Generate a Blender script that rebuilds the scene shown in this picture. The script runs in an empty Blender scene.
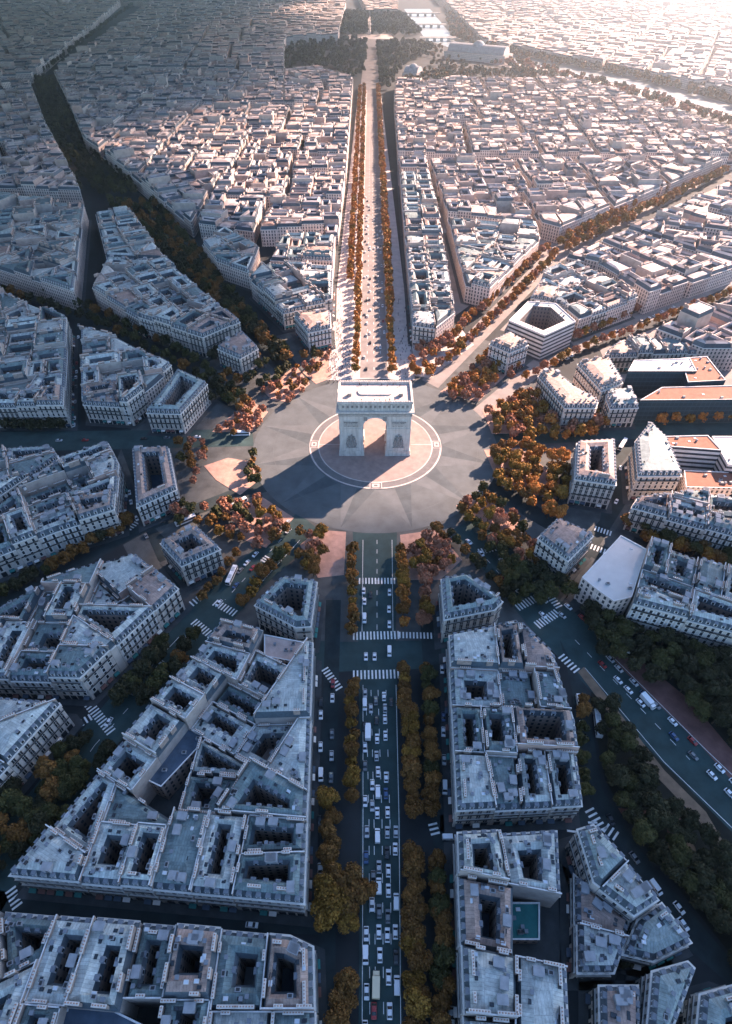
import bpy, bmesh, math, random
import numpy as np
from mathutils import Matrix, Vector, noise
R = math.radians
rnd = random.Random(11)
SC = bpy.context.scene
COL = SC.collection

# ------------------------------------------------------------------ camera, light, exposure
CAM_H, CAM_X, CAM_Y, CAM_P, CAM_YAW, CAM_F = 244.0, -5.0, -299.0, R(44.6), R(0.2), 600.0
SUN_EL, SUN_AZ = R(28.0), math.atan2(0.68, 0.73)      # azimuth from +Y towards +X
EXPOSURE = 2.4
# unseen clouds, added for shade: ground point their shadow falls round, three radii, height, density
SHADE_CLOUDS = [(0, -380, 600, 290, 75, 800, 0.024), (-510, 80, 425, 500, 85, 800, 0.024), (-1400, 1200, 1080, 1150, 120, 900, 0.03), (400, -280, 300, 175, 60, 800, 0.04), (-2500, 3000, 2250, 1800, 150, 1300, 0.02), (-900, 1500, 900, 1150, 90, 1150, 0.009),
          (-2100, 1420, 1700, 1650, 60, 450, 0.04), (-1360, -260, 570, 700, 60, 430, 0.04)]
HAZE_COL, HAZE_D, HAZE_G = (0.86, 0.93, 1.0), 0.00010, 0.76
cam = bpy.data.cameras.new('camera'); cam_o = bpy.data.objects.new('camera', cam); COL.objects.link(cam_o)
cam_o.location = (CAM_X, CAM_Y, CAM_H); cam_o.rotation_euler = (math.pi/2 - CAM_P, 0, CAM_YAW)
cam.sensor_width = 36; cam.lens = CAM_F*36/1024; cam.clip_start = 1; cam.clip_end = 40000
SC.camera = cam_o
W = bpy.data.worlds.new('World'); SC.world = W; W.use_nodes = True
_nt = W.node_tree; _bg = _nt.nodes['Background']
_sky = _nt.nodes.new('ShaderNodeTexSky'); _sky.sky_type = 'NISHITA'; _sky.sun_disc = False
_sky.sun_elevation = SUN_EL; _sky.sun_rotation = SUN_AZ; _sky.altitude = 200; _sky.ozone_density = 3.9; _sky.dust_density = 0.5
_nt.links.new(_sky.outputs[0], _bg.inputs[0]); _bg.inputs[1].default_value = 0.084
sun = bpy.data.lights.new('sun', 'SUN'); sun_o = bpy.data.objects.new('sun', sun); COL.objects.link(sun_o)
sun.energy = 5.0; sun.angle = R(0.6); sun.color = (1.0, 0.69, 0.55)
SUN_DIR = Vector((math.sin(SUN_AZ)*math.cos(SUN_EL), math.cos(SUN_AZ)*math.cos(SUN_EL), math.sin(SUN_EL)))
sun_o.rotation_euler = SUN_DIR.to_track_quat('Z', 'Y').to_euler()
SC.view_settings.view_transform = 'Standard'; SC.view_settings.look = 'None'
SC.view_settings.exposure = EXPOSURE; SC.view_settings.gamma = 1.0
SC.cycles.max_bounces = 6; SC.cycles.diffuse_bounces = 4; SC.cycles.glossy_bounces = 2
SC.cycles.transmission_bounces = 2; SC.cycles.transparent_max_bounces = 6; SC.cycles.volume_bounces = 0
SC.cycles.use_denoising = True; SC.cycles.caustics_reflective = False; SC.cycles.caustics_refractive = False

def at(px, py, z=0.0):
    """ground (or height z) position that the photograph shows at pixel px, py"""
    u, v = (px-366)/CAM_F, (512-py)/CAM_F
    d = (u, math.cos(CAM_P)+v*math.sin(CAM_P), -math.sin(CAM_P)+v*math.cos(CAM_P))
    c, s = math.cos(CAM_YAW), math.sin(CAM_YAW)
    dx, dy = d[0]*c-d[1]*s, d[0]*s+d[1]*c
    t = (z-CAM_H)/d[2]
    return (CAM_X+dx*t, CAM_Y+dy*t)
def pix(x, y, z=0.0):
    dx, dy, dz = x-CAM_X, y-CAM_Y, z-CAM_H
    c, s = math.cos(-CAM_YAW), math.sin(-CAM_YAW)
    dx, dy = dx*c-dy*s, dx*s+dy*c
    zf = dy*math.cos(CAM_P)-dz*math.sin(CAM_P); up = dy*math.sin(CAM_P)+dz*math.cos(CAM_P)
    if zf < 1: return None
    return (366+CAM_F*dx/zf, 512-CAM_F*up/zf, zf)
def poly_at(pts, z=0.0): return [at(x, y, z) for x, y in pts]

# ------------------------------------------------------------------ materials
class NT:
    def __init__(s, name):
        s.m = bpy.data.materials.new(name); s.m.use_nodes = True; s.t = s.m.node_tree; s.b = s.t.nodes['Principled BSDF']
        s.b.inputs['Roughness'].default_value = 0.85; s.b.inputs['Specular IOR Level'].default_value = 0.25
    def n(s, typ, **k):
        nd = s.t.nodes.new(typ)
        for a, v in k.items(): setattr(nd, a, v)
        return nd
    def l(s, a, b): s.t.links.new(a, b)
    def math(s, op, a, b=None):
        nd = s.n('ShaderNodeMath', operation=op)
        for i, q in enumerate((a, b)):
            if q is None: continue
            if isinstance(q, (int, float)): nd.inputs[i].default_value = q
            else: s.l(q, nd.inputs[i])
        return nd.outputs[0]
    def mix(s, f, a, b, bt='MIX'):
        nd = s.n('ShaderNodeMix', data_type='RGBA', blend_type=bt)
        for i, q in ((0, f), (6, a), (7, b)):
            if isinstance(q, (int, float)): nd.inputs[i].default_value = q
            elif isinstance(q, tuple): nd.inputs[i].default_value = (*q, 1)
            else: s.l(q, nd.inputs[i])
        return nd.outputs[2]
    def noise(s, scale, detail=3, coord='Object', rough=0.6):
        tc = s.n('ShaderNodeTexCoord'); nd = s.n('ShaderNodeTexNoise')
        nd.inputs['Scale'].default_value = scale; nd.inputs['Detail'].default_value = detail; nd.inputs['Roughness'].default_value = rough
        s.l(tc.outputs[coord], nd.inputs['Vector']); return nd.outputs['Fac']
    def ramp(s, fac, stops):
        nd = s.n('ShaderNodeValToRGB'); cr = nd.color_ramp
        while len(cr.elements) < len(stops): cr.elements.new(0.5)
        for e, (p, c) in zip(cr.elements, stops): e.position = p; e.color = (*c, 1)
        s.l(fac, nd.inputs[0]); return nd.outputs[0]
    def island(s): return s.n('ShaderNodeNewGeometry').outputs['Random Per Island']
    def objrnd(s): return s.n('ShaderNodeObjectInfo').outputs['Random']
    def out(s, c, rough=None, spec=None, metal=None):
        if isinstance(c, tuple): s.b.inputs['Base Color'].default_value = (*c, 1)
        else: s.l(c, s.b.inputs['Base Color'])
        if rough is not None: s.b.inputs['Roughness'].default_value = rough
        if spec is not None: s.b.inputs['Specular IOR Level'].default_value = spec
        if metal is not None: s.b.inputs['Metallic'].default_value = metal
        return s.m
M = {}
def plain(name, c, rough=0.85, var=0.25, scale=0.6, spec=0.25, metal=0.0):
    t = NT(name); f = t.noise(scale, 4)
    lo = tuple(x*(1-var) for x in c); hi = tuple(min(1, x*(1+var)) for x in c)
    M[name] = t.out(t.ramp(f, [(0.3, lo), (0.7, hi)]), rough, spec, metal)
def varied(name, stops, scale=0.5, nv=0.35, rough=0.85, spec=0.25, by='island'):
    """a colour of its own for every connected piece, with weathering on top"""
    t = NT(name); base = t.ramp(t.island() if by == 'island' else t.objrnd(), stops)
    f = t.noise(scale, 5, rough=0.7)
    w = t.ramp(f, [(0.25, (1-nv,)*3), (0.75, (1+nv*0.6,)*3)])
    M[name] = t.out(t.mix(1.0, base, w, 'MULTIPLY'), rough, spec)
    return t
t = NT('stone_arch'); tc = t.n('ShaderNodeTexCoord'); mp = t.n('ShaderNodeMapping'); mp.inputs['Scale'].default_value = (0.9, 0.9, 0.09); t.l(tc.outputs['Object'], mp.inputs['Vector'])
nz = t.n('ShaderNodeTexNoise'); nz.inputs['Scale'].default_value = 1.0; nz.inputs['Detail'].default_value = 5; t.l(mp.outputs[0], nz.inputs['Vector'])
streak = t.ramp(nz.outputs['Fac'], [(0.35, (0.82, 0.80, 0.78)), (0.6, (1.06, 1.05, 1.04))]); blot = t.ramp(t.noise(0.3, 5), [(0.3, (0.46, 0.43, 0.395)), (0.7, (0.58, 0.545, 0.505))])
M['stone_arch'] = t.out(t.mix(1.0, blot, streak, 'MULTIPLY'), 0.85, 0.2)
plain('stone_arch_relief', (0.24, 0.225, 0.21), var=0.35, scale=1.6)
plain('arch_terrace', (0.44, 0.38, 0.35), var=0.2, scale=0.5)
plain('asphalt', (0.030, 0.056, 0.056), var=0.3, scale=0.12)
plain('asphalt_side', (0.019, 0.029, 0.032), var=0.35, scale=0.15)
plain('asphalt_sunlit', (0.215, 0.19, 0.178), var=0.2, scale=0.08)  # asphalt of the sunny roads, with sunlight put into the colour
plain('ground', (0.020, 0.024, 0.027), var=0.3, scale=0.05)
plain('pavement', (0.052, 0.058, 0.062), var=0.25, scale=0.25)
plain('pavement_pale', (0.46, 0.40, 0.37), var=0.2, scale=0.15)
plain('cobble', (0.088, 0.099, 0.103), var=0.2, scale=0.1)
plain('cobble_light', (0.104, 0.114, 0.118), var=0.16, scale=0.12)
plain('cobble_dark', (0.066, 0.079, 0.085), var=0.2, scale=0.12)
plain('plaza_pink', (0.27, 0.20, 0.178), var=0.18, scale=0.2)
plain('plaza_ring', (0.13, 0.125, 0.125), var=0.15, scale=0.3)
plain('gravel_pink', (0.38, 0.23, 0.18), var=0.25, scale=0.25)
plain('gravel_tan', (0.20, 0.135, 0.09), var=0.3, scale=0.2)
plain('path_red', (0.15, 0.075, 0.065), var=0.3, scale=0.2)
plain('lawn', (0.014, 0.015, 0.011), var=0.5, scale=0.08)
plain('paint', (0.72, 0.72, 0.70), var=0.18, scale=0.8)
plain('water', (0.22, 0.25, 0.26), rough=0.35, var=0.1, scale=0.01)
plain('chimney_brick', (0.30, 0.24, 0.21), var=0.3, scale=0.8)
plain('chimney_pot', (0.34, 0.2, 0.15), var=0.2)
plain('iron', (0.03, 0.032, 0.035), rough=0.5)
plain('frame', (0.62, 0.59, 0.55), var=0.1)
plain('dormer_front', (0.62, 0.61, 0.60), var=0.15)
plain('dormer_roof', (0.18, 0.20, 0.23), var=0.2)
plain('skylight', (0.55, 0.60, 0.66), rough=0.2, var=0.1, spec=0.6)
plain('terracotta', (0.24, 0.10, 0.065), var=0.2, scale=0.3)
plain('white_membrane', (0.55, 0.53, 0.51), var=0.08, scale=0.15)
plain('court_green', (0.03, 0.15, 0.145), var=0.2, scale=0.3)
plain('court_violet', (0.22, 0.19, 0.28), var=0.2, scale=0.3)
plain('bark', (0.07, 0.05, 0.035), var=0.3, scale=2)
plain('tyre', (0.02, 0.02, 0.02))
plain('flat_grey', (0.27, 0.28, 0.30), var=0.25, scale=0.25)
plain('flat_pink', (0.44, 0.33, 0.29), var=0.2, scale=0.25)
plain('flat_teal', (0.16, 0.25, 0.29), var=0.25, scale=0.25)
plain('flat_dark', (0.06, 0.085, 0.12), var=0.3, scale=0.25)
plain('skin', (0.45, 0.3, 0.22)); plain('cloth', (0.05, 0.05, 0.07), var=0.6, scale=0.02)
t = NT('glass'); M['glass'] = t.out((0.022, 0.028, 0.036), 0.12, 0.6)
t = NT('glass_car'); M['glass_car'] = t.out((0.015, 0.018, 0.022), 0.08, 0.7)
t = NT('zinc'); base = t.ramp(t.island(), [(0.0, (0.08, 0.115, 0.12)), (0.2, (0.31, 0.37, 0.36)), (0.4, (0.58, 0.61, 0.58)), (0.55, (0.16, 0.22, 0.225)), (0.72, (0.44, 0.49, 0.47)), (0.84, (0.60, 0.57, 0.52)), (0.92, (0.40, 0.29, 0.245)), (1.0, (0.34, 0.24, 0.20))])
w = t.ramp(t.noise(0.45, 6, rough=0.75), [(0.28, (0.5,)*3), (0.72, (1.25,)*3)])
uv = t.n('ShaderNodeUVMap'); br = t.n('ShaderNodeTexBrick'); t.l(uv.outputs[0], br.inputs['Vector'])
br.inputs['Scale'].default_value = 1.0; br.inputs['Brick Width'].default_value = 1.0; br.inputs['Row Height'].default_value = 5.5; br.inputs['Mortar Size'].default_value = 0.07; br.inputs['Mortar Smooth'].default_value = 0.2
br.inputs['Color1'].default_value = (0.9, 0.9, 0.9, 1); br.inputs['Color2'].default_value = (1.1, 1.1, 1.1, 1); br.inputs['Mortar'].default_value = (0.66, 0.66, 0.66, 1)
M['zinc'] = t.out(t.mix(1.0, t.mix(1.0, base, w, 'MULTIPLY'), br.outputs[0], 'MULTIPLY'), 0.7, 0.3)
t = NT('zinc_far'); base = t.ramp(t.island(), [(0.0, (0.26, 0.27, 0.30)), (0.25, (0.50, 0.43, 0.39)), (0.5, (0.36, 0.36, 0.38)), (0.75, (0.56, 0.48, 0.43)), (0.9, (0.34, 0.24, 0.205)), (1.0, (0.50, 0.48, 0.46))])
tc = t.n('ShaderNodeTexCoord'); vo = t.n('ShaderNodeTexVoronoi'); vo.distance = 'CHEBYCHEV'; vo.inputs['Scale'].default_value = 0.17; t.l(tc.outputs['Object'], vo.inputs['Vector'])
sx = t.n('ShaderNodeSeparateColor'); t.l(vo.outputs['Color'], sx.inputs[0])
w2 = t.ramp(sx.outputs[0], [(0.0, (0.3, 0.32, 0.36)), (0.25, (0.85, 0.8, 0.78)), (0.6, (1.1, 1.05, 1.02)), (0.85, (0.9, 0.72, 0.65)), (1.0, (1.3, 1.28, 1.25))])
M['zinc_far'] = t.out(t.mix(1.0, base, w2, 'MULTIPLY'), 0.8, 0.2)
varied('slate', [(0.0, (0.045, 0.062, 0.080)), (0.5, (0.075, 0.098, 0.118)), (1.0, (0.14, 0.165, 0.185))], scale=0.6, nv=0.4)
varied('stone_wall', [(0.0, (0.44, 0.39, 0.345)), (0.5, (0.52, 0.47, 0.42)), (1.0, (0.60, 0.545, 0.49))], scale=0.25, nv=0.25)
varied('party_wall', [(0.0, (0.42, 0.31, 0.26)), (0.45, (0.46, 0.39, 0.34)), (0.75, (0.36, 0.33, 0.31)), (1.0, (0.48, 0.31, 0.25))], scale=0.2, nv=0.35)
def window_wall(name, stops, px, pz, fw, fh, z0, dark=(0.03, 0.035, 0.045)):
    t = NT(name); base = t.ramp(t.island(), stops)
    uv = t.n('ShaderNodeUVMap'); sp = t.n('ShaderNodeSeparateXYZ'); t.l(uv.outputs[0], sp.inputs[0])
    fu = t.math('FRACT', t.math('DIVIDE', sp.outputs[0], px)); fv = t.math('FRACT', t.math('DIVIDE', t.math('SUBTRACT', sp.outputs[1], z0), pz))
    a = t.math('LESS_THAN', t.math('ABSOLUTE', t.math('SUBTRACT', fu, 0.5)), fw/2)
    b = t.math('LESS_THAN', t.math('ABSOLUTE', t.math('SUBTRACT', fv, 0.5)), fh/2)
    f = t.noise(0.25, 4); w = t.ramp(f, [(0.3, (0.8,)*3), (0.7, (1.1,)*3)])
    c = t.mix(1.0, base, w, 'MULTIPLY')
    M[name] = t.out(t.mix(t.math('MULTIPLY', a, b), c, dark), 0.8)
ST = [(0.0, (0.50, 0.40, 0.35)), (0.5, (0.62, 0.51, 0.455)), (1.0, (0.68, 0.60, 0.545))]
window_wall('window_wall', ST, 2.9, 3.1, 0.42, 0.66, 1.1)
window_wall('court_wall', [(0.0, (0.17, 0.13, 0.115)), (0.5, (0.27, 0.23, 0.21)), (1.0, (0.36, 0.29, 0.25))], 2.7, 3.1, 0.38, 0.55, 1.0)  # dirty courtyard walls, with extra shade put into the dark tones
window_wall('modern_wall', [(0.0, (0.55, 0.53, 0.52)), (1.0, (0.62, 0.58, 0.55))], 40.0, 3.3, 0.995, 0.45, 0.6)
window_wall('glass_wall', [(0.0, (0.02, 0.045, 0.06)), (1.0, (0.03, 0.06, 0.08))], 3.0, 3.4, 0.86, 0.7, 0.0, (0.012, 0.03, 0.042))
def leaf_mat(name, a, b, c):
    t = NT(name); r = t.island(); o = t.objrnd()
    base = t.ramp(r, [(0.0, a), (0.5, b), (1.0, c)])
    w = t.ramp(o, [(0.0, (0.72,)*3), (1.0, (1.22,)*3)])
    t.b.inputs['Roughness'].default_value = 0.8
    M[name] = t.out(t.mix(1.0, base, w, 'MULTIPLY'), 0.8, 0.15)
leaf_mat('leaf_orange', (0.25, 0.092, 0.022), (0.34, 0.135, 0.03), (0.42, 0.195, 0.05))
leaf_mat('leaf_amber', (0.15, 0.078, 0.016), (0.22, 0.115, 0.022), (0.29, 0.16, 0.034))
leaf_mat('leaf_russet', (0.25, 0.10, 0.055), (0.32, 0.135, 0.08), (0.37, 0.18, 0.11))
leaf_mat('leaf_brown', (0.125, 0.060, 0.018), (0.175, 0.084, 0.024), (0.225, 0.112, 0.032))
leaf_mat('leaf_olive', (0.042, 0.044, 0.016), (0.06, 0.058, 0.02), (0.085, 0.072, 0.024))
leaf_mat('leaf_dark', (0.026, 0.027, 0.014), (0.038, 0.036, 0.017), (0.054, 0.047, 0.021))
for nm, c in (('white', (0.75, 0.76, 0.78)), ('silver', (0.42, 0.44, 0.46)), ('grey', (0.16, 0.17, 0.18)), ('black', (0.025, 0.026, 0.03)), ('blue', (0.04, 0.09, 0.2)), ('red', (0.3, 0.03, 0.03)), ('cream', (0.68, 0.58, 0.4))):
    t = NT('car_'+nm); M['car_'+nm] = t.out(c, 0.28, 0.5)

# ------------------------------------------------------------------ helpers
class MB:
    def __init__(s): s.v, s.f, s.mi, s.uv, s.mats = [], [], [], [], []
    def mat(s, m):
        if m not in s.mats: s.mats.append(m)
        return s.mats.index(m)
    def face(s, pts, m, uv=None):
        i = len(s.v); s.v.extend(pts); s.f.append(tuple(range(i, i+len(pts)))); s.mi.append(s.mat(m)); s.uv.append(uv)
    def shared(s, verts, faces, m, uv=False):
        i = len(s.v); s.v.extend(verts); k = s.mat(m)
        for f in faces:
            s.f.append(tuple(q+i for q in f)); s.mi.append(k)
            if uv:
                a, b = verts[f[0]], verts[f[1]]; l = math.hypot(b[0]-a[0], b[1]-a[1]) or 1.0; ux, uy = (b[0]-a[0])/l, (b[1]-a[1])/l
                s.uv.append([((verts[q][0]-a[0])*ux+(verts[q][1]-a[1])*uy+50, -(verts[q][0]-a[0])*uy+(verts[q][1]-a[1])*ux+50) for q in f])
            else: s.uv.append(None)
    def box(s, c, d, m, rz=0.0, bottom=False):
        cx, cy, cz = c; hx, hy, hz = d[0]/2, d[1]/2, d[2]/2; ca, sa = math.cos(rz), math.sin(rz)
        vs = [(cx+x*ca-y*sa, cy+x*sa+y*ca, cz+z) for z in (-hz, hz) for x, y in ((-hx, -hy), (hx, -hy), (hx, hy), (-hx, hy))]
        fs = [(4, 5, 6, 7), (0, 1, 5, 4), (1, 2, 6, 5), (2, 3, 7, 6), (3, 0, 4, 7)] + ([(3, 2, 1, 0)] if bottom else [])
        s.shared(vs, fs, m)
    def prism(s, poly, z0, z1, m, mtop=None, bottom=False):
        n = len(poly); vs = [(x, y, z0) for x, y in poly]+[(x, y, z1) for x, y in poly]
        s.shared(vs, [(i, (i+1) % n, n+(i+1) % n, n+i) for i in range(n)], m)
        s.face([(x, y, z1) for x, y in poly], mtop or m)
        if bottom: s.face([(x, y, z0) for x, y in reversed(poly)], m)
    def sheet(s, poly, z, m): s.face([(x, y, z) for x, y in ccw(poly)], m)
    def mesh(s, name, smooth=False, off=(0, 0, 0)):
        me = bpy.data.meshes.new(name)
        ox, oy, oz = off
        me.from_pydata([(a-ox, b-oy, c-oz) for a, b, c in s.v], [], s.f)
        for m in s.mats: me.materials.append(M[m])
        me.polygons.foreach_set('material_index', s.mi)
        if any(u is not None for u in s.uv):
            l = me.uv_layers.new(name='UVMap'); d = np.zeros((len(me.loops), 2), dtype=np.float32); k = 0
            for f, u in zip(s.f, s.uv):
                if u is not None: d[k:k+len(f)] = u
                k += len(f)
            l.data.foreach_set('uv', d.ravel())
        if smooth: me.polygons.foreach_set('use_smooth', [True]*len(me.polygons))
        me.update(); return me
def link(name, data, parent=None, loc=(0, 0, 0), rz=0.0, sc=None):
    o = bpy.data.objects.new(name, data); COL.objects.link(o)
    o.location = loc
    if rz: o.rotation_euler = (0, 0, rz)
    if sc is not None: o.scale = sc
    if parent is not None: o.parent = parent
    return o
def tag(o, label=None, cat=None, group=None, kind=None):
    for k, v in (('label', label), ('category', cat), ('group', group), ('kind', kind)):
        if v: o[k] = v
    return o
def struct(name, mb, label=None): return tag(link(name, mb.mesh(name)), kind='structure')
def area(p): return 0.5*sum(p[i][0]*p[(i+1) % len(p)][1]-p[(i+1) % len(p)][0]*p[i][1] for i in range(len(p)))
def ccw(p): return list(p) if area(p) > 0 else list(p)[::-1]
def centroid(p): return (sum(q[0] for q in p)/len(p), sum(q[1] for q in p)/len(p))
def inside(pt, poly):
    x, y = pt; r = False; n = len(poly)
    for i in range(n):
        x0, y0 = poly[i]; x1, y1 = poly[(i+1) % n]
        if (y0 > y) != (y1 > y) and x < (x1-x0)*(y-y0)/(y1-y0)+x0: r = not r
    return r
def offset(P, d):
    """inset of a counter-clockwise polygon by one distance per edge"""
    n = len(P); L = []
    for i in range(n):
        (x0, y0), (x1, y1) = P[i], P[(i+1) % n]; l = math.hypot(x1-x0, y1-y0) or 1e-6
        nx, ny = -(y1-y0)/l, (x1-x0)/l
        L.append((x0+nx*d[i], y0+ny*d[i], (x1-x0)/l, (y1-y0)/l))
    out = []
    for i in range(n):
        ax, ay, ux, uy = L[i-1]; bx, by, vx, vy = L[i]
        den = ux*vy-uy*vx
        if abs(den) < 0.05: out.append((bx, by)); continue
        t = ((bx-ax)*vy-(by-ay)*vx)/den; out.append((ax+ux*t, ay+uy*t))
    return out
def valid_inset(P, Q, minarea=30):
    if area(Q) < minarea: return False
    for i in range(len(P)):
        a, b, c, d = P[i], P[(i+1) % len(P)], Q[i], Q[(i+1) % len(P)]
        if (b[0]-a[0])*(d[0]-c[0])+(b[1]-a[1])*(d[1]-c[1]) <= 0: return False
    return True
def clip(P, T, p, n, newt):
    """part of polygon P (edge types T) on the side of p that n points to"""
    out, ot = [], []; N = len(P); D = [(q[0]-p[0])*n[0]+(q[1]-p[1])*n[1] for q in P]
    for i in range(N):
        j = (i+1) % N
        if D[i] >= 0:
            out.append(P[i])
            if D[j] >= 0: ot.append(T[i])
            else:
                k = D[i]/(D[i]-D[j]); ot.append(T[i]); out.append((P[i][0]+(P[j][0]-P[i][0])*k, P[i][1]+(P[j][1]-P[i][1])*k)); ot.append(newt)
        elif D[j] >= 0:
            k = D[i]/(D[i]-D[j]); out.append((P[i][0]+(P[j][0]-P[i][0])*k, P[i][1]+(P[j][1]-P[i][1])*k)); ot.append(T[i])
    P2, T2 = [], []
    for i in range(len(out)):
        j = (i+1) % len(out)
        if math.hypot(out[i][0]-out[j][0], out[i][1]-out[j][1]) > 0.8: P2.append(out[i]); T2.append(ot[i])
    return P2, T2
def split(P, T, target, r, gap=0.0, newt='party', jitter=0.08):
    """recursive halving across the long axis"""
    if len(P) < 3: return []
    a = area(P)
    if a < target*1.45: return [(P, T)] if a > target*0.12 else []
    n = len(P); k = max(range(n), key=lambda i: math.hypot(P[(i+1) % n][0]-P[i][0], P[(i+1) % n][1]-P[i][1]))
    ux, uy = P[(k+1) % n][0]-P[k][0], P[(k+1) % n][1]-P[k][1]; l = math.hypot(ux, uy); ux /= l; uy /= l
    e1 = [q[0]*ux+q[1]*uy for q in P]; e2 = [-q[0]*uy+q[1]*ux for q in P]
    if max(e1)-min(e1) >= (max(e2)-min(e2))*0.95: ax = (ux, uy); e = e1
    else: ax = (-uy, ux); e = e2
    s = min(e)+(max(e)-min(e))*(0.5+r.uniform(-jitter, jitter)); p = (ax[0]*s, ax[1]*s)
    out = []
    for sg in (1, -1):
        q = (p[0]+ax[0]*sg*gap/2, p[1]+ax[1]*sg*gap/2)
        A, B = clip(P, T, q, (ax[0]*sg, ax[1]*sg), newt); out += split(A, B, target, r, gap, newt, jitter)
    return out
ORD = 'zeroth first second third fourth fifth sixth seventh eighth ninth tenth'.split()
def ordinal(i):
    if i <= 10: return ORD[i]
    return '%d%s' % (i, 'th' if 10 < i % 100 < 14 else {1: 'st', 2: 'nd', 3: 'rd'}.get(i % 10, 'th'))
REG = {}
def register(key, o, fmt, pos, ref=(0, 11)):
    """label of o is written at the end: its order along its row or block, counted from the arch"""
    REG.setdefault(key, []).append((math.hypot(pos[0]-ref[0], pos[1]-ref[1]), len(REG.get(key, ())), o, fmt))
ARC = (0.0, 11.0)

# ------------------------------------------------------------------ ground, roads, squares
g = MB(); g.sheet([(-9000, -900), (9000, -900), (9000, 16000), (-9000, 16000)], -0.03, 'ground'); struct('ground', g)
def road(name, px, z, m, zmap=0.0):
    b = MB(); b.sheet(poly_at(px, zmap), z, m); return struct(name, b)
def circle(r, n=96, c=ARC, a0=0.0): return [(c[0]+r*math.cos(a0+2*math.pi*i/n), c[1]+r*math.sin(a0+2*math.pi*i/n)) for i in range(n)]
def ring(mb, r0, r1, z, m, n=120, c=ARC):
    a, b = circle(r0, n, c), circle(r1, n, c)
    for i in range(n):
        j = (i+1) % n; mb.face([(*a[i], z), (*b[i], z), (*b[j], z), (*a[j], z)], m)
plain('paving_rose', (0.068, 0.073, 0.073), var=0.35, scale=0.12)
b = MB(); b.sheet(circle(165), -0.012, 'paving_rose'); struct('avenue_mouth_paving', b)
b = MB(); b.sheet(circle(79.5), 0.06, 'cobble'); struct('roundabout', b)
b = MB()
for k in range(12):
    a = R(15+30*k)
    tip = (ARC[0]+78*math.cos(a), ARC[1]+78*math.sin(a)); l, r_ = a-R(14), a+R(14)
    b.face([(ARC[0]+44*math.cos(l), ARC[1]+44*math.sin(l), 0.075), (*tip, 0.075), (ARC[0]+44*math.cos(a), ARC[1]+44*math.sin(a), 0.075)], 'cobble_light')
    b.face([(ARC[0]+44*math.cos(a), ARC[1]+44*math.sin(a), 0.075), (*tip, 0.075), (ARC[0]+44*math.cos(r_), ARC[1]+44*math.sin(r_), 0.075)], 'cobble_dark')
struct('roundabout_star_paving', b)
b = MB(); ring(b, 66.0, 66.22, 0.10, 'cobble_light'); ring(b, 52.0, 52.12, 0.10, 'cobble_light'); struct('roundabout_lane_marking', b)
b = MB(); b.prism(circle(42.5), 0.06, 0.22, 'plaza_ring')
ring(b, 42.0, 43.0, 0.245, 'pavement_pale'); b.sheet(circle(37.0), 0.24, 'plaza_pink'); ring(b, 36.6, 37.3, 0.255, 'pavement_pale')
for k in range(4):
    a = k*math.pi/2; cx, cy = ARC[0]+40*math.cos(a), ARC[1]+40*math.sin(a)
    b.box((cx, cy, 0.27), (5.5, 7.5, 0.06), 'pavement_pale', a)
    for q in range(3): b.box((cx, cy, 0.31+0.02*q), (5.0-1.7*q, 6.6-2.2*q, 0.03), ('plaza_ring', 'pavement_pale', 'plaza_ring')[q], a)
for a in (0, math.pi): b.box((ARC[0]+30*math.cos(a), ARC[1], 0.26), (14, 0.5, 0.03), 'pavement_pale')
struct('arch_plaza_paving', b)

# carriageways and walks (outlines read off the ground, metres)
road('lower_avenue_road', [(352, 520), (397, 520), (396, 640), (400, 800), (403, 1080), (358, 1080), (361, 800), (358, 640)], 0.05, 'asphalt')
road('lower_avenue_side_road', [(326, 600), (341, 600), (336, 800), (335, 1080), (318, 1080), (320, 800)], 0.045, 'asphalt_side')
road('lower_avenue_service_road', [(420, 620), (440, 620), (448, 800), (458, 1080), (438, 1080), (432, 800)], 0.045, 'asphalt_side')
road('lower_avenue_cross_road', [(300, 640), (350, 642), (440, 640), (450, 640), (445, 668), (330, 672), (312, 668)], 0.04, 'asphalt')
road('upper_avenue_road', [(360, 378), (388, 378), (375.0, 36), (368.6, 36)], 0.05, 'asphalt_sunlit')
road('upper_avenue_walk', [(327, 380), (415, 380), (380.5, 90), (358.5, 90)], 0.02, 'pavement_pale')
road('lower_left_avenue_road', [(298, 512), (322, 533), (262, 588), (112, 750), (40, 850), (-30, 960), (-80, 930), (60, 755), (206, 590)], 0.045, 'asphalt')
road('lower_right_avenue_road', [(452, 530), (478, 515), (560, 600), (640, 668), (760, 780), (900, 910), (900, 1000), (700, 800), (590, 690), (530, 628)], 0.045, 'asphalt')
road('left_cross_avenue_road', [(0, 432), (252, 429), (254, 446), (0, 452)], 0.045, 'asphalt')
road('left_lower_avenue_road', [(262, 478), (272, 490), (150, 530), (0, 612), (-70, 655), (-70, 630), (60, 570), (140, 525)], 0.045, 'asphalt_side')
road('right_cross_avenue_road', [(492, 432), (730, 418), (790, 418), (790, 432), (492, 446)], 0.045, 'asphalt')
road('right_lower_avenue_road', [(482, 490), (492, 478), (600, 545), (735, 580), (790, 600), (790, 620), (600, 562)], 0.045, 'asphalt_side')
road('sunny_upper_avenue_road', [(422, 380), (438, 388), (560, 262), (735, 168), (735, 160), (548, 250)], 0.045, 'asphalt_sunlit')
road('sunny_side_avenue_road', [(470, 412), (480, 422), (560, 360), (735, 284), (735, 272), (545, 350)], 0.045, 'asphalt_sunlit')
road('dark_boulevard_road', [(310, 380), (296, 392), (150, 240), (60, 130), (36, 76), (130, 0), (142, 0), (54, 76), (84, 146), (200, 245)], 0.045, 'asphalt_side')
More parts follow.
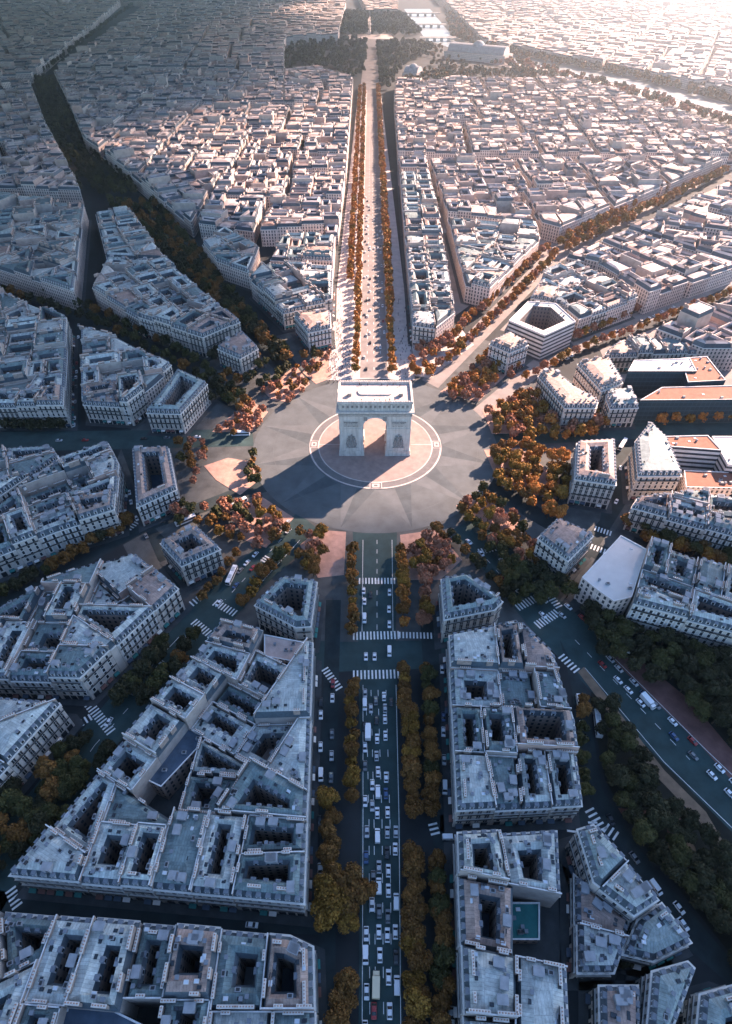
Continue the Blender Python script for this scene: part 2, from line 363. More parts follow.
road('shaded_avenue_road', [(262, 412), (256, 424), (130, 345), (0, 285), (0, 272), (90, 308)], 0.045, 'asphalt_side')
road('side_street', [(71, 440), (80, 440), (84, 300), (92, 200), (86, 200), (76, 300)], 0.04, 'asphalt_side')
road('side_street_lower', [(118, 440), (132, 446), (136, 510), (158, 560), (180, 590), (186, 560), (152, 525), (142, 505)], 0.04, 'asphalt_side')
road('sunny_ring_street', [(612, 445), (632, 445), (628, 500), (600, 545), (560, 600), (545, 590), (600, 520)], 0.05, 'asphalt_side')
road('bottom_street', [(-70, 880), (10, 892), (160, 912), (318, 922), (318, 935), (160, 926), (-70, 905)], 0.045, 'asphalt_side')
road('bottom_cross_street', [(440, 815), (585, 808), (600, 820), (580, 828), (440, 832)], 0.045, 'asphalt_side')
road('park_side_road', [(560, 640), (586, 690), (602, 790), (640, 850), (735, 965), (735, 990), (690, 950), (600, 830), (584, 780), (572, 690)], 0.052, 'asphalt_side')
# gravel gardens between the avenues, round the roundabout
GARDEN = {
 'a': ([(216, 480), (204, 466), (228, 458), (252, 462), (262, 478), (240, 495)], 'gravel_pink'),
 'b': ([(232, 512), (262, 497), (294, 518), (266, 548), (244, 540)], 'gravel_pink'),
 'c': ([(300, 545), (318, 530), (346, 532), (344, 575), (318, 578)], 'gravel_pink'),
 'd': ([(400, 535), (436, 530), (462, 560), (440, 580), (405, 580)], 'gravel_pink'),
 'e': ([(456, 506), (476, 494), (520, 520), (508, 540), (478, 524)], 'gravel_pink'),
 'f': ([(484, 450), (520, 448), (560, 480), (556, 500), (500, 486)], 'gravel_pink'),
 'g': ([(482, 410), (560, 380), (600, 410), (560, 432), (492, 434)], 'gravel_pink'),
 'h': ([(440, 392), (500, 352), (520, 362), (478, 402)], 'gravel_pink'),
 'i': ([(414, 376), (412, 345), (462, 330), (474, 345), (430, 378)], 'pavement_pale'),
 'j': ([(302, 372), (326, 350), (332, 378), (316, 384)], 'gravel_pink'),
 'k': ([(262, 390), (296, 366), (310, 384), (288, 402), (272, 400)], 'gravel_pink'),
 'l': ([(212, 432), (250, 400), (268, 412), (252, 432)], 'gravel_pink')}
for k, (p, m) in GARDEN.items():
    b = MB(); b.prism(ccw(poly_at(p)), 0.0, 0.16, 'pavement_pale', m); struct('garden_gravel', b)
# lower-right park: lawn, paths, pond-shaped sand patch
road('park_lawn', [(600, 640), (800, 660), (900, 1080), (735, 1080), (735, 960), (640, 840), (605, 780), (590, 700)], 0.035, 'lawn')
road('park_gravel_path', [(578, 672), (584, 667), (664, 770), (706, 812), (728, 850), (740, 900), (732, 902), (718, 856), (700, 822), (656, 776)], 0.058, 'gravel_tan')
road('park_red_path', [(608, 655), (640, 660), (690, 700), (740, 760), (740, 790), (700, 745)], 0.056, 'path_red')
b = MB(); c = at(682, 852); b.sheet([(c[0]+(5.0+0.8*math.sin(3*a))*math.cos(a), c[1]+(4.6+0.8*math.cos(2*a))*math.sin(a)) for a in np.linspace(0, 2*math.pi, 40)[:-1]], 0.06, 'gravel_tan'); struct('park_sand_patch', b)
road('park_sand_path', [(668, 815), (676, 815), (676, 850), (666, 850)], 0.058, 'path_red')
road('park_front_path', [(618, 808), (690, 815), (690, 821), (622, 815)], 0.057, 'path_red')

# river far off, with its quays
road('river', [(404, 9), (430, 9), (452, 36), (475, 44), (560, 61), (640, 77), (760, 113), (760, 122), (630, 86), (540, 67), (470, 54), (426, 40)], 0.1, 'water')
road('river_quay', [(470, 55), (540, 68), (630, 87), (760, 123), (760, 130), (630, 93), (540, 73), (470, 60)], 0.12, 'pavement_pale')

# painted markings
def stripe_cross(p0, p1, length, n=None, z=0.085, w=0.75):
    """zebra crossing: bars side by side from p0 to p1, each `length` m long"""
    a, c = at(*p0), at(*p1); L = math.hypot(c[0]-a[0], c[1]-a[1]); u = ((c[0]-a[0])/L, (c[1]-a[1])/L); v = (-u[1], u[0])
    n = n or max(3, int(L/1.6)); mb = MB()
    for i in range(n):
        s = (i+0.5)*L/n; x, y = a[0]+u[0]*s, a[1]+u[1]*s
        mb.box((x, y, z), (w, length, 0.01), 'paint', math.atan2(u[1], u[0]))
    return struct('zebra_crossing', mb)
for p0, p1, L in [((358, 581), (396, 581), 4), ((352, 636), (400, 635), 4.5), ((352, 675), (400, 674), 4.5), ((398, 635), (440, 636), 3.5), ((324, 668), (340, 690), 3.5),
                  ((193, 621), (212, 636), 4), ((214, 602), (236, 614), 4), ((190, 605), (200, 598), 4), ((88, 703), (112, 733), 4), ((92, 716), (80, 724), 3.5),
                  ((516, 608), (540, 596), 4.5), ((549, 596), (560, 608), 4), ((536, 626), (558, 612), 4.5), ((560, 655), (578, 672), 4),
                  ((588, 808), (604, 832), 4), ((604, 826), (618, 838), 4), ((570, 818), (572, 834), 3.5), ((592, 820), (596, 836), 3.5),
                  ((594, 528), (612, 534), 4), ((590, 546), (606, 552), 4), ((10, 888), (18, 908), 3.5), ((432, 822), (436, 836), 3.5),
                  ((478, 552), (496, 548), 4), ((268, 556), (262, 562), 3), ((128, 530), (140, 520), 3.5)]:
    stripe_cross(p0, p1, L)
def lane_line(pts, dash=3.0, gapl=6.0, w=0.22, z=0.085, name='lane_marking'):
    mb = MB()
    for p0, p1 in zip(pts, pts[1:]):
        a, c = at(*p0), at(*p1); L = math.hypot(c[0]-a[0], c[1]-a[1]); u = ((c[0]-a[0])/L, (c[1]-a[1])/L); s = 0.0
        while s < L:
            e = min(L, s+dash); m_ = (s+e)/2
            mb.box((a[0]+u[0]*m_, a[1]+u[1]*m_, z), (e-s, w, 0.01), 'paint', math.atan2(u[1], u[0])); s += dash+gapl
    return struct(name, mb)
for xs in ((367, 369, 370), (372, 374, 376), (379, 382, 384), (387, 390, 392)): lane_line([(xs[0]-1, 690), (xs[1], 820), (xs[2], 1060)])
lane_line([(363, 685), (363, 820), (362, 1060)], 30, 0.0); lane_line([(396, 685), (399, 820), (401, 1060)], 30, 0.0)
lane_line([(363, 540), (362, 632)], 20, 0); lane_line([(392, 540), (393, 632)], 20, 0); lane_line([(377, 540), (377, 632)], 3, 4)
lane_line([(290, 530), (225, 600)], 3, 5); lane_line([(300, 540), (240, 606)], 20, 0); lane_line([(190, 640), (95, 745), (20, 850)], 3, 5); lane_line([(180, 636), (120, 700)], 20, 0)
lane_line([(470, 540), (515, 592)], 3, 5); lane_line([(585, 668), (664, 762), (760, 855)], 30, 0); lane_line([(606, 650), (706, 750), (790, 830)], 30, 0); lane_line([(575, 640), (690, 760)], 3, 5)
lane_line([(374, 370), (372, 120)], 4, 8, 0.3); lane_line([(367, 370), (370, 120)], 4, 8, 0.3); lane_line([(381, 370), (374, 120)], 4, 8, 0.3)

# pale sheets under the sunny quarters: sunlight put into the street colour
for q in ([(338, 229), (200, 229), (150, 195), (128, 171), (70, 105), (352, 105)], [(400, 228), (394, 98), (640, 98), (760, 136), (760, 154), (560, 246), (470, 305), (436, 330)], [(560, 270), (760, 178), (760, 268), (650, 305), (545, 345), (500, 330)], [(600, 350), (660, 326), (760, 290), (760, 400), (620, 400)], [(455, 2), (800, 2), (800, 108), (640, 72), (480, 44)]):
    road('sunlit_street_sheet', q, -0.005, 'asphalt_sunlit')
# ------------------------------------------------------------------ houses
HEAVE = 17.0
PARCELS = []          # (poly, types, key, phrase, style)
BLOCKS = [
 ('wedge block beside the lower avenue', [(11, 876), (224, 621), (313, 645), (304, 904)], 300, {}),
 ('bottom block beside the lower avenue', [(-45, 911), (0, 911), (180, 926), (290, 936), (313, 947), (316, 1080), (-45, 1080)], 300, {}),
 ('corner block at the lower picture edge', [(-60, 692), (57, 701), (61, 706), (-60, 840)], 300, {}),
 ('long block facing the lower diagonal avenue', [(-60, 640), (50, 579), (134, 552), (178, 588), (81, 680), (-60, 676)], 300, {}),
 ('lone notched block by the buses', [(160, 542), (196, 526), (220, 548), (181, 565)], 2000, {'court': 2}),
 ('slim block beside the pink square', [(132, 448), (168, 446), (176, 487), (136, 505)], 2000, {'court': 2}),
 ('shaded block along the level avenue', [(-60, 470), (0, 450), (52, 447), (58, 458), (0, 499), (-60, 540)], 300, {}),
 ('shaded block behind the slim block', [(5, 503), (62, 462), (109, 446), (119, 465), (115, 512), (57, 530), (-60, 575), (-60, 550)], 300, {}),
 ('pointed block behind the narrow street', [(82, 330), (112, 336), (172, 368), (153, 385), (128, 405), (82, 402)], 330, {}),
 ('pale corner block over the garden trees', [(178, 370), (207, 383), (180, 413), (146, 412), (160, 395)], 2000, {'court': 2}),
 ('big block by the dark boulevard', [(93, 290), (108, 258), (168, 262), (240, 322), (203, 338), (140, 318)], 360, {}),
 ('annexe at the boulevard garden', [(217, 347), (242, 331), (258, 347), (240, 357)], 2000, {'court': 0}),
 ('shaded block up the narrow street', [(-60, 248), (74, 293), (84, 205), (0, 195), (-60, 190)], 330, {}),
 ('shaded block down the narrow street', [(-60, 280), (0, 292), (67, 319), (64, 407), (-60, 407)], 330, {}),
 ('block inside the boulevard fork', [(95, 212), (128, 208), (166, 259), (106, 256)], 330, {}),
 ('long-fronted block where the upper avenue starts', [(250, 280), (283, 311), (332, 301), (333, 268), (268, 264)], 330, {}),
 ('small mansion opening the upper avenue', [(294, 316), (330, 313), (331, 328), (308, 333)], 2000, {'court': 0}),
 ('second block up the upper avenue', [(270, 258), (333, 262), (335, 235), (285, 235)], 330, {}),
 ('curved block on the dark boulevard', [(202, 243), (217, 261), (249, 272), (259, 248), (225, 228)], 300, {}),
 ('narrow sunny block along the upper avenue', [(413, 325), (436, 328), (455, 313), (440, 222), (404, 222)], 330, {}),
 ('farther sunny block along the upper avenue', [(404, 219), (440, 219), (429, 172), (400, 172)], 330, {}),
 ('triangular sunny block above the copper trees', [(466, 284), (490, 290), (540, 238), (536, 226), (448, 218)], 330, {}),
 ('banded modern block between the sunny avenues', [(509, 320), (545, 335), (576, 321), (556, 303), (528, 301)], 4000, {'wall': 'modern_wall', 'flat': 'white_membrane', 'h': 21, 'court': 2}),
 ('sunny row behind the banded block', [(559, 303), (579, 320), (637, 299), (612, 280), (575, 262), (545, 272), (531, 298)], 330, {}),
 ('small sunny mansion among copper trees', [(489, 346), (509, 355), (528, 347), (509, 336)], 2000, {'court': 0}),
 ('curved sunny mansion behind the garden trees', [(538, 376), (552, 370), (573, 388), (598, 402), (596, 408), (565, 408)], 3000, {'court': 0}),
 ('sunny wing before the dark glass offices', [(577, 366), (601, 393), (622, 385), (607, 360)], 2000, {'court': 0}),
 ('corner pavilion before the dark glass offices', [(607, 398), (611, 407), (639, 406), (632, 389), (607, 389)], 2000, {'court': 0}),
 ('long white house behind the glass offices', [(606, 352), (620, 341), (697, 340), (697, 353), (610, 356)], 300, {'court': 0, 'h': 14}),
 ('pale block between copper grove and ring street', [(576, 446), (613, 444), (615, 488), (574, 482)], 2000, {'court': 2}),
 ('rounded mansard block on the ring street', [(648, 427), (665, 443), (680, 479), (637, 479), (634, 445)], 2500, {'court': 0}),
 ('long row above the shaded trees', [(632, 508), (637, 499), (690, 493), (790, 505), (790, 550)], 300, {}),
 ('white-roofed block at the ring street', [(621, 534), (581, 577), (598, 590), (615, 602), (735, 633), (800, 650), (800, 595), (735, 572)], 300, {}),
 ('lone block among the lower sunny trees', [(537, 541), (556, 523), (592, 539), (567, 564)], 2000, {'court': 0}),
 ('notched mansion beside the lower avenue', [(441, 582), (466, 578), (502, 604), (494, 612), (444, 622)], 2000, {'court': 2}),
 ('lone horseshoe mansion above the wedge block', [(255, 606), (283, 579), (317, 583), (311, 627), (296, 628)], 2000, {'court': 2}),
 ('court block across the lower avenue', [(449, 638), (520, 624), (552, 655), (572, 721), (583, 804), (457, 811)], 300, {}),
 ('bottom court block across the lower avenue', [(457, 835), (558, 829), (570, 1080), (466, 1080)], 280, {}),
 ('slanting row beside the dark park', [(576, 832), (592, 827), (658, 900), (634, 916), (592, 884)], 200, {'court': 0}),
 ('low block under the slanting row', [(601, 985), (640, 985), (641, 1080), (603, 1080)], 300, {'h': 15}),
 ('low yard block behind the slanting row', [(575, 874), (591, 888), (630, 921), (612, 974), (576, 974)], 170, {'h': 9}),
 ('low terrace block at the park corner', [(637, 921), (661, 904), (690, 943), (652, 962), (622, 955)], 150, {'h': 10, 'court': 0}),
 ('bent row at the park corner', [(652, 972), (688, 962), (694, 968), (664, 1050), (645, 1050)], 500, {'court': 0, 'h': 16}),
 ('rounded corner house at the picture corner', [(702, 994), (735, 985), (780, 1000), (780, 1080), (694, 1080)], 2000, {}),
]
def add_block(phrase, poly, target, opt, rs):
    P = ccw(poly); 
    for q, T in split(P, ['street']*len(P), target, rs):
        PARCELS.append((q, T, phrase, opt))
pav = MB()
for i, (ph, px, tg, opt) in enumerate(BLOCKS):
    P = ccw(poly_at(px, opt.get('h', HEAVE))); rs = random.Random(100+i)
    add_block(ph, P, tg, opt, rs)
    o = offset(P, [-3.0]*len(P)); b = MB(); b.prism(o, 0.0, 0.14, 'pavement'); struct('pavement', b)
SECTORS = [
 ('sunny quarter beside the upper avenue', [(190, 222), (131, 174), (345, 174), (338, 229), (262, 231)], 800),
 ('quarter farther up the upper avenue', [(128, 171), (84, 139), (70, 105), (351, 105), (346, 171)], 900),
 ('quarter before the dark gardens', [(68, 101), (54, 72), (284, 72), (284, 101)], 1300),
 ('', [(284, 102), (284, 70), (318, 68), (353, 80), (351, 102)], 900),
 ('', [(286, 38), (322, 2), (346, 2), (338, 34)], 1800),
 ('', [(58, 67), (150, 3), (322, 3), (284, 40), (284, 68)], 1800),
 ('dark quarter beyond the boulevard', [(-70, 186), (-70, 82), (30, 82), (45, 122), (76, 180), (80, 190)], 900),
 ('', [(-70, 78), (31, 74), (120, 1), (-70, 1)], 1700),
 ('sunny quarter above the copper tree avenue', [(448, 214), (430, 160), (722, 160), (560, 228), (538, 222)], 800),
 ('', [(401, 168), (399, 156), (426, 156), (428, 168)], 800),
 ('sunny quarter towards the river', [(398, 152), (394, 99), (640, 99), (740, 134), (740, 157)], 1000),
 ('', [(394, 98), (396, 80), (440, 82), (446, 79), (560, 79), (636, 97)], 1200),
 ('sunny quarter between the two sunny avenues', [(566, 259), (740, 177), (740, 266), (648, 297), (600, 267)], 800),
 ('sunny quarter behind the glass offices', [(655, 334), (740, 296), (740, 352), (702, 352)], 700),
 ('', [(482, 40), (445, 2), (790, 2), (790, 104), (640, 69)], 2000),
 ('', [(-70, 1), (-70, -22), (360, -22), (320, 1)], 2600),
 ('', [(440, 1), (420, -22), (790, -22), (790, 1)], 2600),
 ('', [(366, 10), (398, 10), (398, -20), (350, -20)], 2600),
 ('', [(-420, 182), (-420, 82), (-76, 82), (-76, 182)], 1400),
 ('', [(-420, 404), (-420, 198), (-76, 198), (-76, 404)], 1200),
 ('', [(-380, 575), (-380, 428), (-76, 480), (-76, 528)], 1100),
 ('', [(-380, 900), (-380, 640), (-76, 655), (-76, 676)], 1000),
 ('', [(800, 100), (1100, 60), (1100, 150), (800, 150)], 1600),
 ('', [(770, 176), (1100, 150), (1100, 265), (770, 258)], 1300),
 ('', [(800, 300), (1100, 290), (1100, 400), (800, 398)], 1100),
 ('', [(810, 450), (1100, 470), (1100, 640), (810, 560)], 1000),
 ('', [(-50, 1090), (312, 1090), (312, 1210), (-50, 1210)], 900),
 ('', [(468, 1090), (570, 1090), (572, 1210), (468, 1210)], 900),
]
for i, (ph, px, tg) in enumerate(SECTORS):
    P = ccw(poly_at(px, 16.0)); rs = random.Random(500+i)
    for Q, T in split(P, ['street']*len(P), 8.0*tg, rs, gap=8.0+2*(tg > 1000), newt='street', jitter=0.12):
        if len(Q) < 3: continue
        for q, T2 in split(Q, ['street']*len(Q), tg*(0.4 if tg < 1000 else 0.25), rs, jitter=0.14): PARCELS.append((q, T2, ph, {'far': 1}))
def pview(p):
    c = centroid(p); q = pix(*c, 15)
    if q is None: return 0
    vis = 1.0 if -40 < q[0] < 772 and -30 < q[1] < 1060 else 0.02
    return vis*area(p)/q[2]**2
CARVE = [poly_at(q, 16) for q in ([(134, 778), (183, 718), (212, 738), (164, 794)], [(499, 893), (546, 893), (546, 948), (499, 948)], [(50, 1004), (72, 984), (165, 1030), (150, 1090), (30, 1090)],
         [(578, 578), (621, 531), (650, 548), (636, 598), (614, 604), (598, 592)], [(256, 630), (312, 642), (308, 668), (262, 660)])]
PARCELS = [p for p in PARCELS if len(p[0]) >= 3 and (p[3].get('far') or not any(inside(centroid(p[0]), c) for c in CARVE))]
PARCELS.sort(key=lambda p: -(pview(p[0]) + (10 if not p[3].get('far') and pview(p[0]) > 1e-5 else 0)))

# shared small parts
def small(name, fn):
    b = MB(); fn(b); return b.mesh(name)
def _win(b):
    b.box((0, -0.02, 0), (1.62, 0.12, 2.5), 'frame'); b.box((0, -0.07, 0.02), (1.16, 0.1, 2.1), 'glass')
def _win_shutter(b):
    _win(b)
    for x in (-1.0, 1.0): b.box((x, -0.06, 0), (0.5, 0.1, 2.2), 'dormer_front')
def _win_tall(b):
    b.box((0, -0.02, 0), (1.9, 0.12, 2.6), 'stone_wall'); b.box((0, -0.07, -0.05), (1.5, 0.1, 2.4), 'glass'); b.box((0, -0.13, -0.05), (0.1, 0.06, 2.4), 'frame')
def _shop(m):
    def f(b):
        b.box((0, -0.02, -0.2), (2.5, 0.12, 3.2), 'iron'); b.box((0, -0.07, -0.3), (2.2, 0.1, 2.6), 'glass')
        if m: b.shared([(-1.3, -0.1, 1.2), (1.3, -0.1, 1.2), (1.3, -1.4, 0.6), (-1.3, -1.4, 0.6), (-1.3, -1.4, 0.35), (1.3, -1.4, 0.35)], [(0, 3, 2, 1), (3, 4, 5, 2)], m)
    return f
def _dorm(b):
    b.box((0, 0.75, 0.95), (1.55, 1.7, 1.9), 'dormer_front'); b.box((0, -0.08, 0.95), (0.95, 0.1, 1.45), 'glass')
    b.shared([(-0.95, -0.25, 1.9), (0.95, -0.25, 1.9), (0.95, 1.9, 1.9), (-0.95, 1.9, 1.9), (-0.7, 0.0, 2.35), (0.7, 0.0, 2.35), (0.7, 1.8, 2.5), (-0.7, 1.8, 2.5)],
             [(0, 1, 5, 4), (1, 2, 6, 5), (3, 0, 4, 7), (4, 5, 6, 7)], 'dormer_roof')
def _chim(n):
    def f(b):
        L = 0.85*n
        b.box((0, 0, 0.9), (L, 0.75, 3.4), 'chimney_brick'); b.box((0, 0, 2.68), (L+0.2, 0.95, 0.16), 'frame')
        for i in range(n): b.box((-L/2+0.42+i*0.85, 0, 3.05), (0.3, 0.3, 0.6), 'chimney_pot')
    return f
def _sky(b): b.box((0, 0, 0.1), (1.5, 1.1, 0.3), 'frame'); b.box((0, 0, 0.27), (1.25, 0.85, 0.06), 'skylight')
def _rw(b): b.box((0, 0, 0.12), (1.3, 1.0, 0.26), 'iron'); b.box((0, 0, 0.27), (1.1, 0.8, 0.06), 'glass')
def _vent(b): b.box((0, 0, 0.6), (0.9, 0.9, 1.2), 'flat_grey'); b.box((0, 0, 1.28), (1.2, 1.2, 0.14), 'dormer_roof')
def _hut(b): b.box((0, 0, 1.1), (3.0, 2.3, 2.6), 'flat_grey'); b.box((0, 0, 2.5), (3.3, 2.6, 0.16), 'flat_grey'); b.box((0.4, -1.16, 0.9), (0.9, 0.08, 1.9), 'glass')
def _ac(b):
    b.box((0, 0, 0.5), (1.8, 1.2, 1.0), 'flat_grey'); b.box((0, 0, 1.03), (1.1, 0.8, 0.08), 'iron')
ROOFW = small('roof_window', _rw); WKIND = [small('window', f) for f in (_win, _win, _win_shutter, _win_tall)]; SHOPS = [small('shop_window', _shop(m)) for m in (None, None, 'path_red', 'flat_dark', 'frame', 'court_green')]
WIN, DORM, SKYL, VENT, HUT, ACU = small('window', _win), small('dormer', _dorm), small('skylight', _sky), small('vent', _vent), small('roof_hut', _hut), small('air_unit', _ac)
CHIM = {n: small('chimney', _chim(n)) for n in (3, 5, 7)}

def shell(wb, rb, P, T, h, r, opt, real_windows):
    """walls into wb, roof into rb; returns the edges' mansard offsets and the court polygon"""
    n = len(P); wall = opt.get('wall') or ('stone_wall' if real_windows else 'window_wall')
    P = offset(P, [0.0 if t == 'street' else 0.06 for t in T])
    if area(P) < 20: return None
    A = area(P); d = opt.get('depth') or r.uniform(6.0, 8.2)
    ztin = 'zinc_far' if opt.get('far') else 'zinc'
    hm = 3.3; flat = opt.get('flat')
    m = [1.5 if t == 'street' else (1.2 if r.random() < 0.4 else 0.08) for t in T]
    if flat: m = [0.5]*n
    court = None
    if opt.get('court', 1) and A > 190 and (r.random() < 0.8 or opt.get('court') == 2):
        dd = [d if t == 'street' else d*r.choice((0.55, 0.75, 0.95)) for t in T]
        for _ in range(3):
            Q = offset(P, dd)
            if valid_inset(P, Q, 22): court = Q; break
            dd = [x*0.8 for x in dd]
    for i in range(n):
        j = (i+1) % n; a, b = P[i], P[j]; L = math.hypot(b[0]-a[0], b[1]-a[1]); top = h if T[i] == 'street' or flat else (h+0.4 if m[i] > 1 else h+hm+0.9)
        wb.face([(*a, 0), (*b, 0), (*b, top), (*a, top)], wall if T[i] == 'street' or opt.get('wall') else 'party_wall', [(0, 0), (L, 0), (L, top), (0, top)])
    if flat:
        C = offset(P, m)
        for i in range(n):
            j = (i+1) % n; wb.face([(*P[i], h), (*P[j], h), (*C[j], h), (*C[i], h)], 'dormer_front'); wb.face([(*C[i], h), (*C[j], h), (*C[j], h-0.7), (*C[i], h-0.7)], 'dormer_front')
        if court:
            for i in range(n):
                j = (i+1) % n; rb.face([(*C[i], h-0.7), (*C[j], h-0.7), (*court[j], h-0.7), (*court[i], h-0.7)], flat)
        else: rb.face([(*q, h-0.7) for q in C], flat)
        ztop = h-0.7
    else:
        E = offset(P, [-0.4 if t == 'street' else 0.0 for t in T]); I = offset(P, [0.2 if t == 'street' else 0.0 for t in T])
        B = offset(P, m)
        mid = None
        if court:
            mm = [0.5*(d_+m_) for d_, m_ in zip(dd, m)]; mid = offset(P, mm); cb = offset(P, [x-0.9 for x in dd])
        for i in range(n):
            j = (i+1) % n
            if T[i] == 'street':
                wb.face([(*P[i], h-0.1), (*P[j], h-0.1), (*E[j], h), (*E[i], h)], 'frame'); wb.face([(*E[i], h), (*E[j], h), (*E[j], h+0.35), (*E[i], h+0.35)], 'frame')
                wb.face([(*E[i], h+0.35), (*E[j], h+0.35), (*I[j], h+0.35), (*I[i], h+0.35)], 'frame')
                rb.face([(*I[i], h+0.3), (*I[j], h+0.3), (*B[j], h+hm), (*B[i], h+hm)], 'slate')
            elif m[i] > 1: rb.face([(*P[i], h+0.4), (*P[j], h+0.4), (*B[j], h+hm), (*B[i], h+hm)], 'slate')
            else:
                K = offset(P, [0.4 if k == i else 0.0 for k in range(n)])
                wb.face([(*P[i], h+hm+0.9), (*P[j], h+hm+0.9), (*K[j], h+hm+0.9), (*K[i], h+hm+0.9)], 'dormer_front')
                wb.face([(*K[j], h+hm-0.3), (*K[i], h+hm-0.3), (*K[i], h+hm+0.9), (*K[j], h+hm+0.9)], 'party_wall')
        zr = h+hm+r.uniform(0.7, 1.5)
        if court:
            vs = [(*q, h+hm) for q in B]+[(*q, zr) for q in mid]+[(*q, h+hm-0.3) for q in cb]
            fs = []
            for i in range(n):
                j = (i+1) % n; fs += [(i, j, n+j, n+i), (n+i, n+j, 2*n+j, 2*n+i)]
            rb.shared(vs, fs, ztin, True)
            for i in range(n):
                j = (i+1) % n; rb.face([(*cb[i], h+hm-0.3), (*cb[j], h+hm-0.3), (*court[j], h+0.6), (*court[i], h+0.6)], 'slate')
        else:
            c = centroid(B); mn = min(math.hypot(c[0]-q[0], c[1]-q[1]) for q in B)
            k = 0.45; In = [(c[0]+(q[0]-c[0])*k, c[1]+(q[1]-c[1])*k) for q in B]
            vs = [(*q, h+hm) for q in B]+[(*q, zr) for q in In]
            fs = [(i, (i+1) % n, n+(i+1) % n, n+i) for i in range(n)]+[tuple(range(n, 2*n))]
            rb.shared(vs, fs, ztin, True)
        ztop = h+hm+0.2
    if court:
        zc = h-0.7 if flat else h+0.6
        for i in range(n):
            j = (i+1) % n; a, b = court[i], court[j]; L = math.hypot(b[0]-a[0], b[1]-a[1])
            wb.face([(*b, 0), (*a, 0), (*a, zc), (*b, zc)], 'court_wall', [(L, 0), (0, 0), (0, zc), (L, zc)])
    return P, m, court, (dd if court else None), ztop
def facade_parts(root, c, P, T, h, near, opt, r, wins, dorms):
    cam2 = (CAM_X, CAM_Y)
    for i, t in enumerate(T):
        if t != 'street': continue
        a, b = P[i], P[(i+1) % len(P)]; L = math.hypot(b[0]-a[0], b[1]-a[1])
        if L < 3.5: continue
        u = ((b[0]-a[0])/L, (b[1]-a[1])/L); nrm = (u[1], -u[0]); mid = ((a[0]+b[0])/2, (a[1]+b[1])/2)
        v = (cam2[0]-mid[0], cam2[1]-mid[1]); lv = math.hypot(*v) or 1
        f = (v[0]*nrm[0]+v[1]*nrm[1])/lv; rz = math.atan2(u[1], u[0])
        n = max(1, int((L-1.4)/2.9)); st = (L-1.0)/n
        if f > -0.12 and near:
            for fl in range(6):
                z = 2.0 if fl == 0 else 5.4+(fl-1)*(h-4.6)/5.0
                for k in range(n):
                    s = 0.5+st*(k+0.5); wins.append((a[0]+u[0]*s+nrm[0]*0.03, a[1]+u[1]*s+nrm[1]*0.03, z+0.1, rz, f))
            for z in (8.3, h-3.3):
                bb = MB()
                bb.box((mid[0]+nrm[0]*0.45, mid[1]+nrm[1]*0.45, z), (L-0.6, 0.8, 0.16), 'frame', rz, True)
                bb.box((mid[0]+nrm[0]*0.84, mid[1]+nrm[1]*0.84, z+0.5), (L-0.6, 0.06, 0.84), 'iron', rz, True)
                link('balcony', bb.mesh('balcony', off=(*c, 0)), root)
        for k in range(n):
            s = 0.5+st*(k+0.5); dorms.append((a[0]+u[0]*s-nrm[0]*0.35, a[1]+u[1]*s-nrm[1]*0.35, h+0.75, rz, f))
HOUSES = 300; stuff_w = MB()
n_ind = 0
def tint(opt): return opt.get('flat')
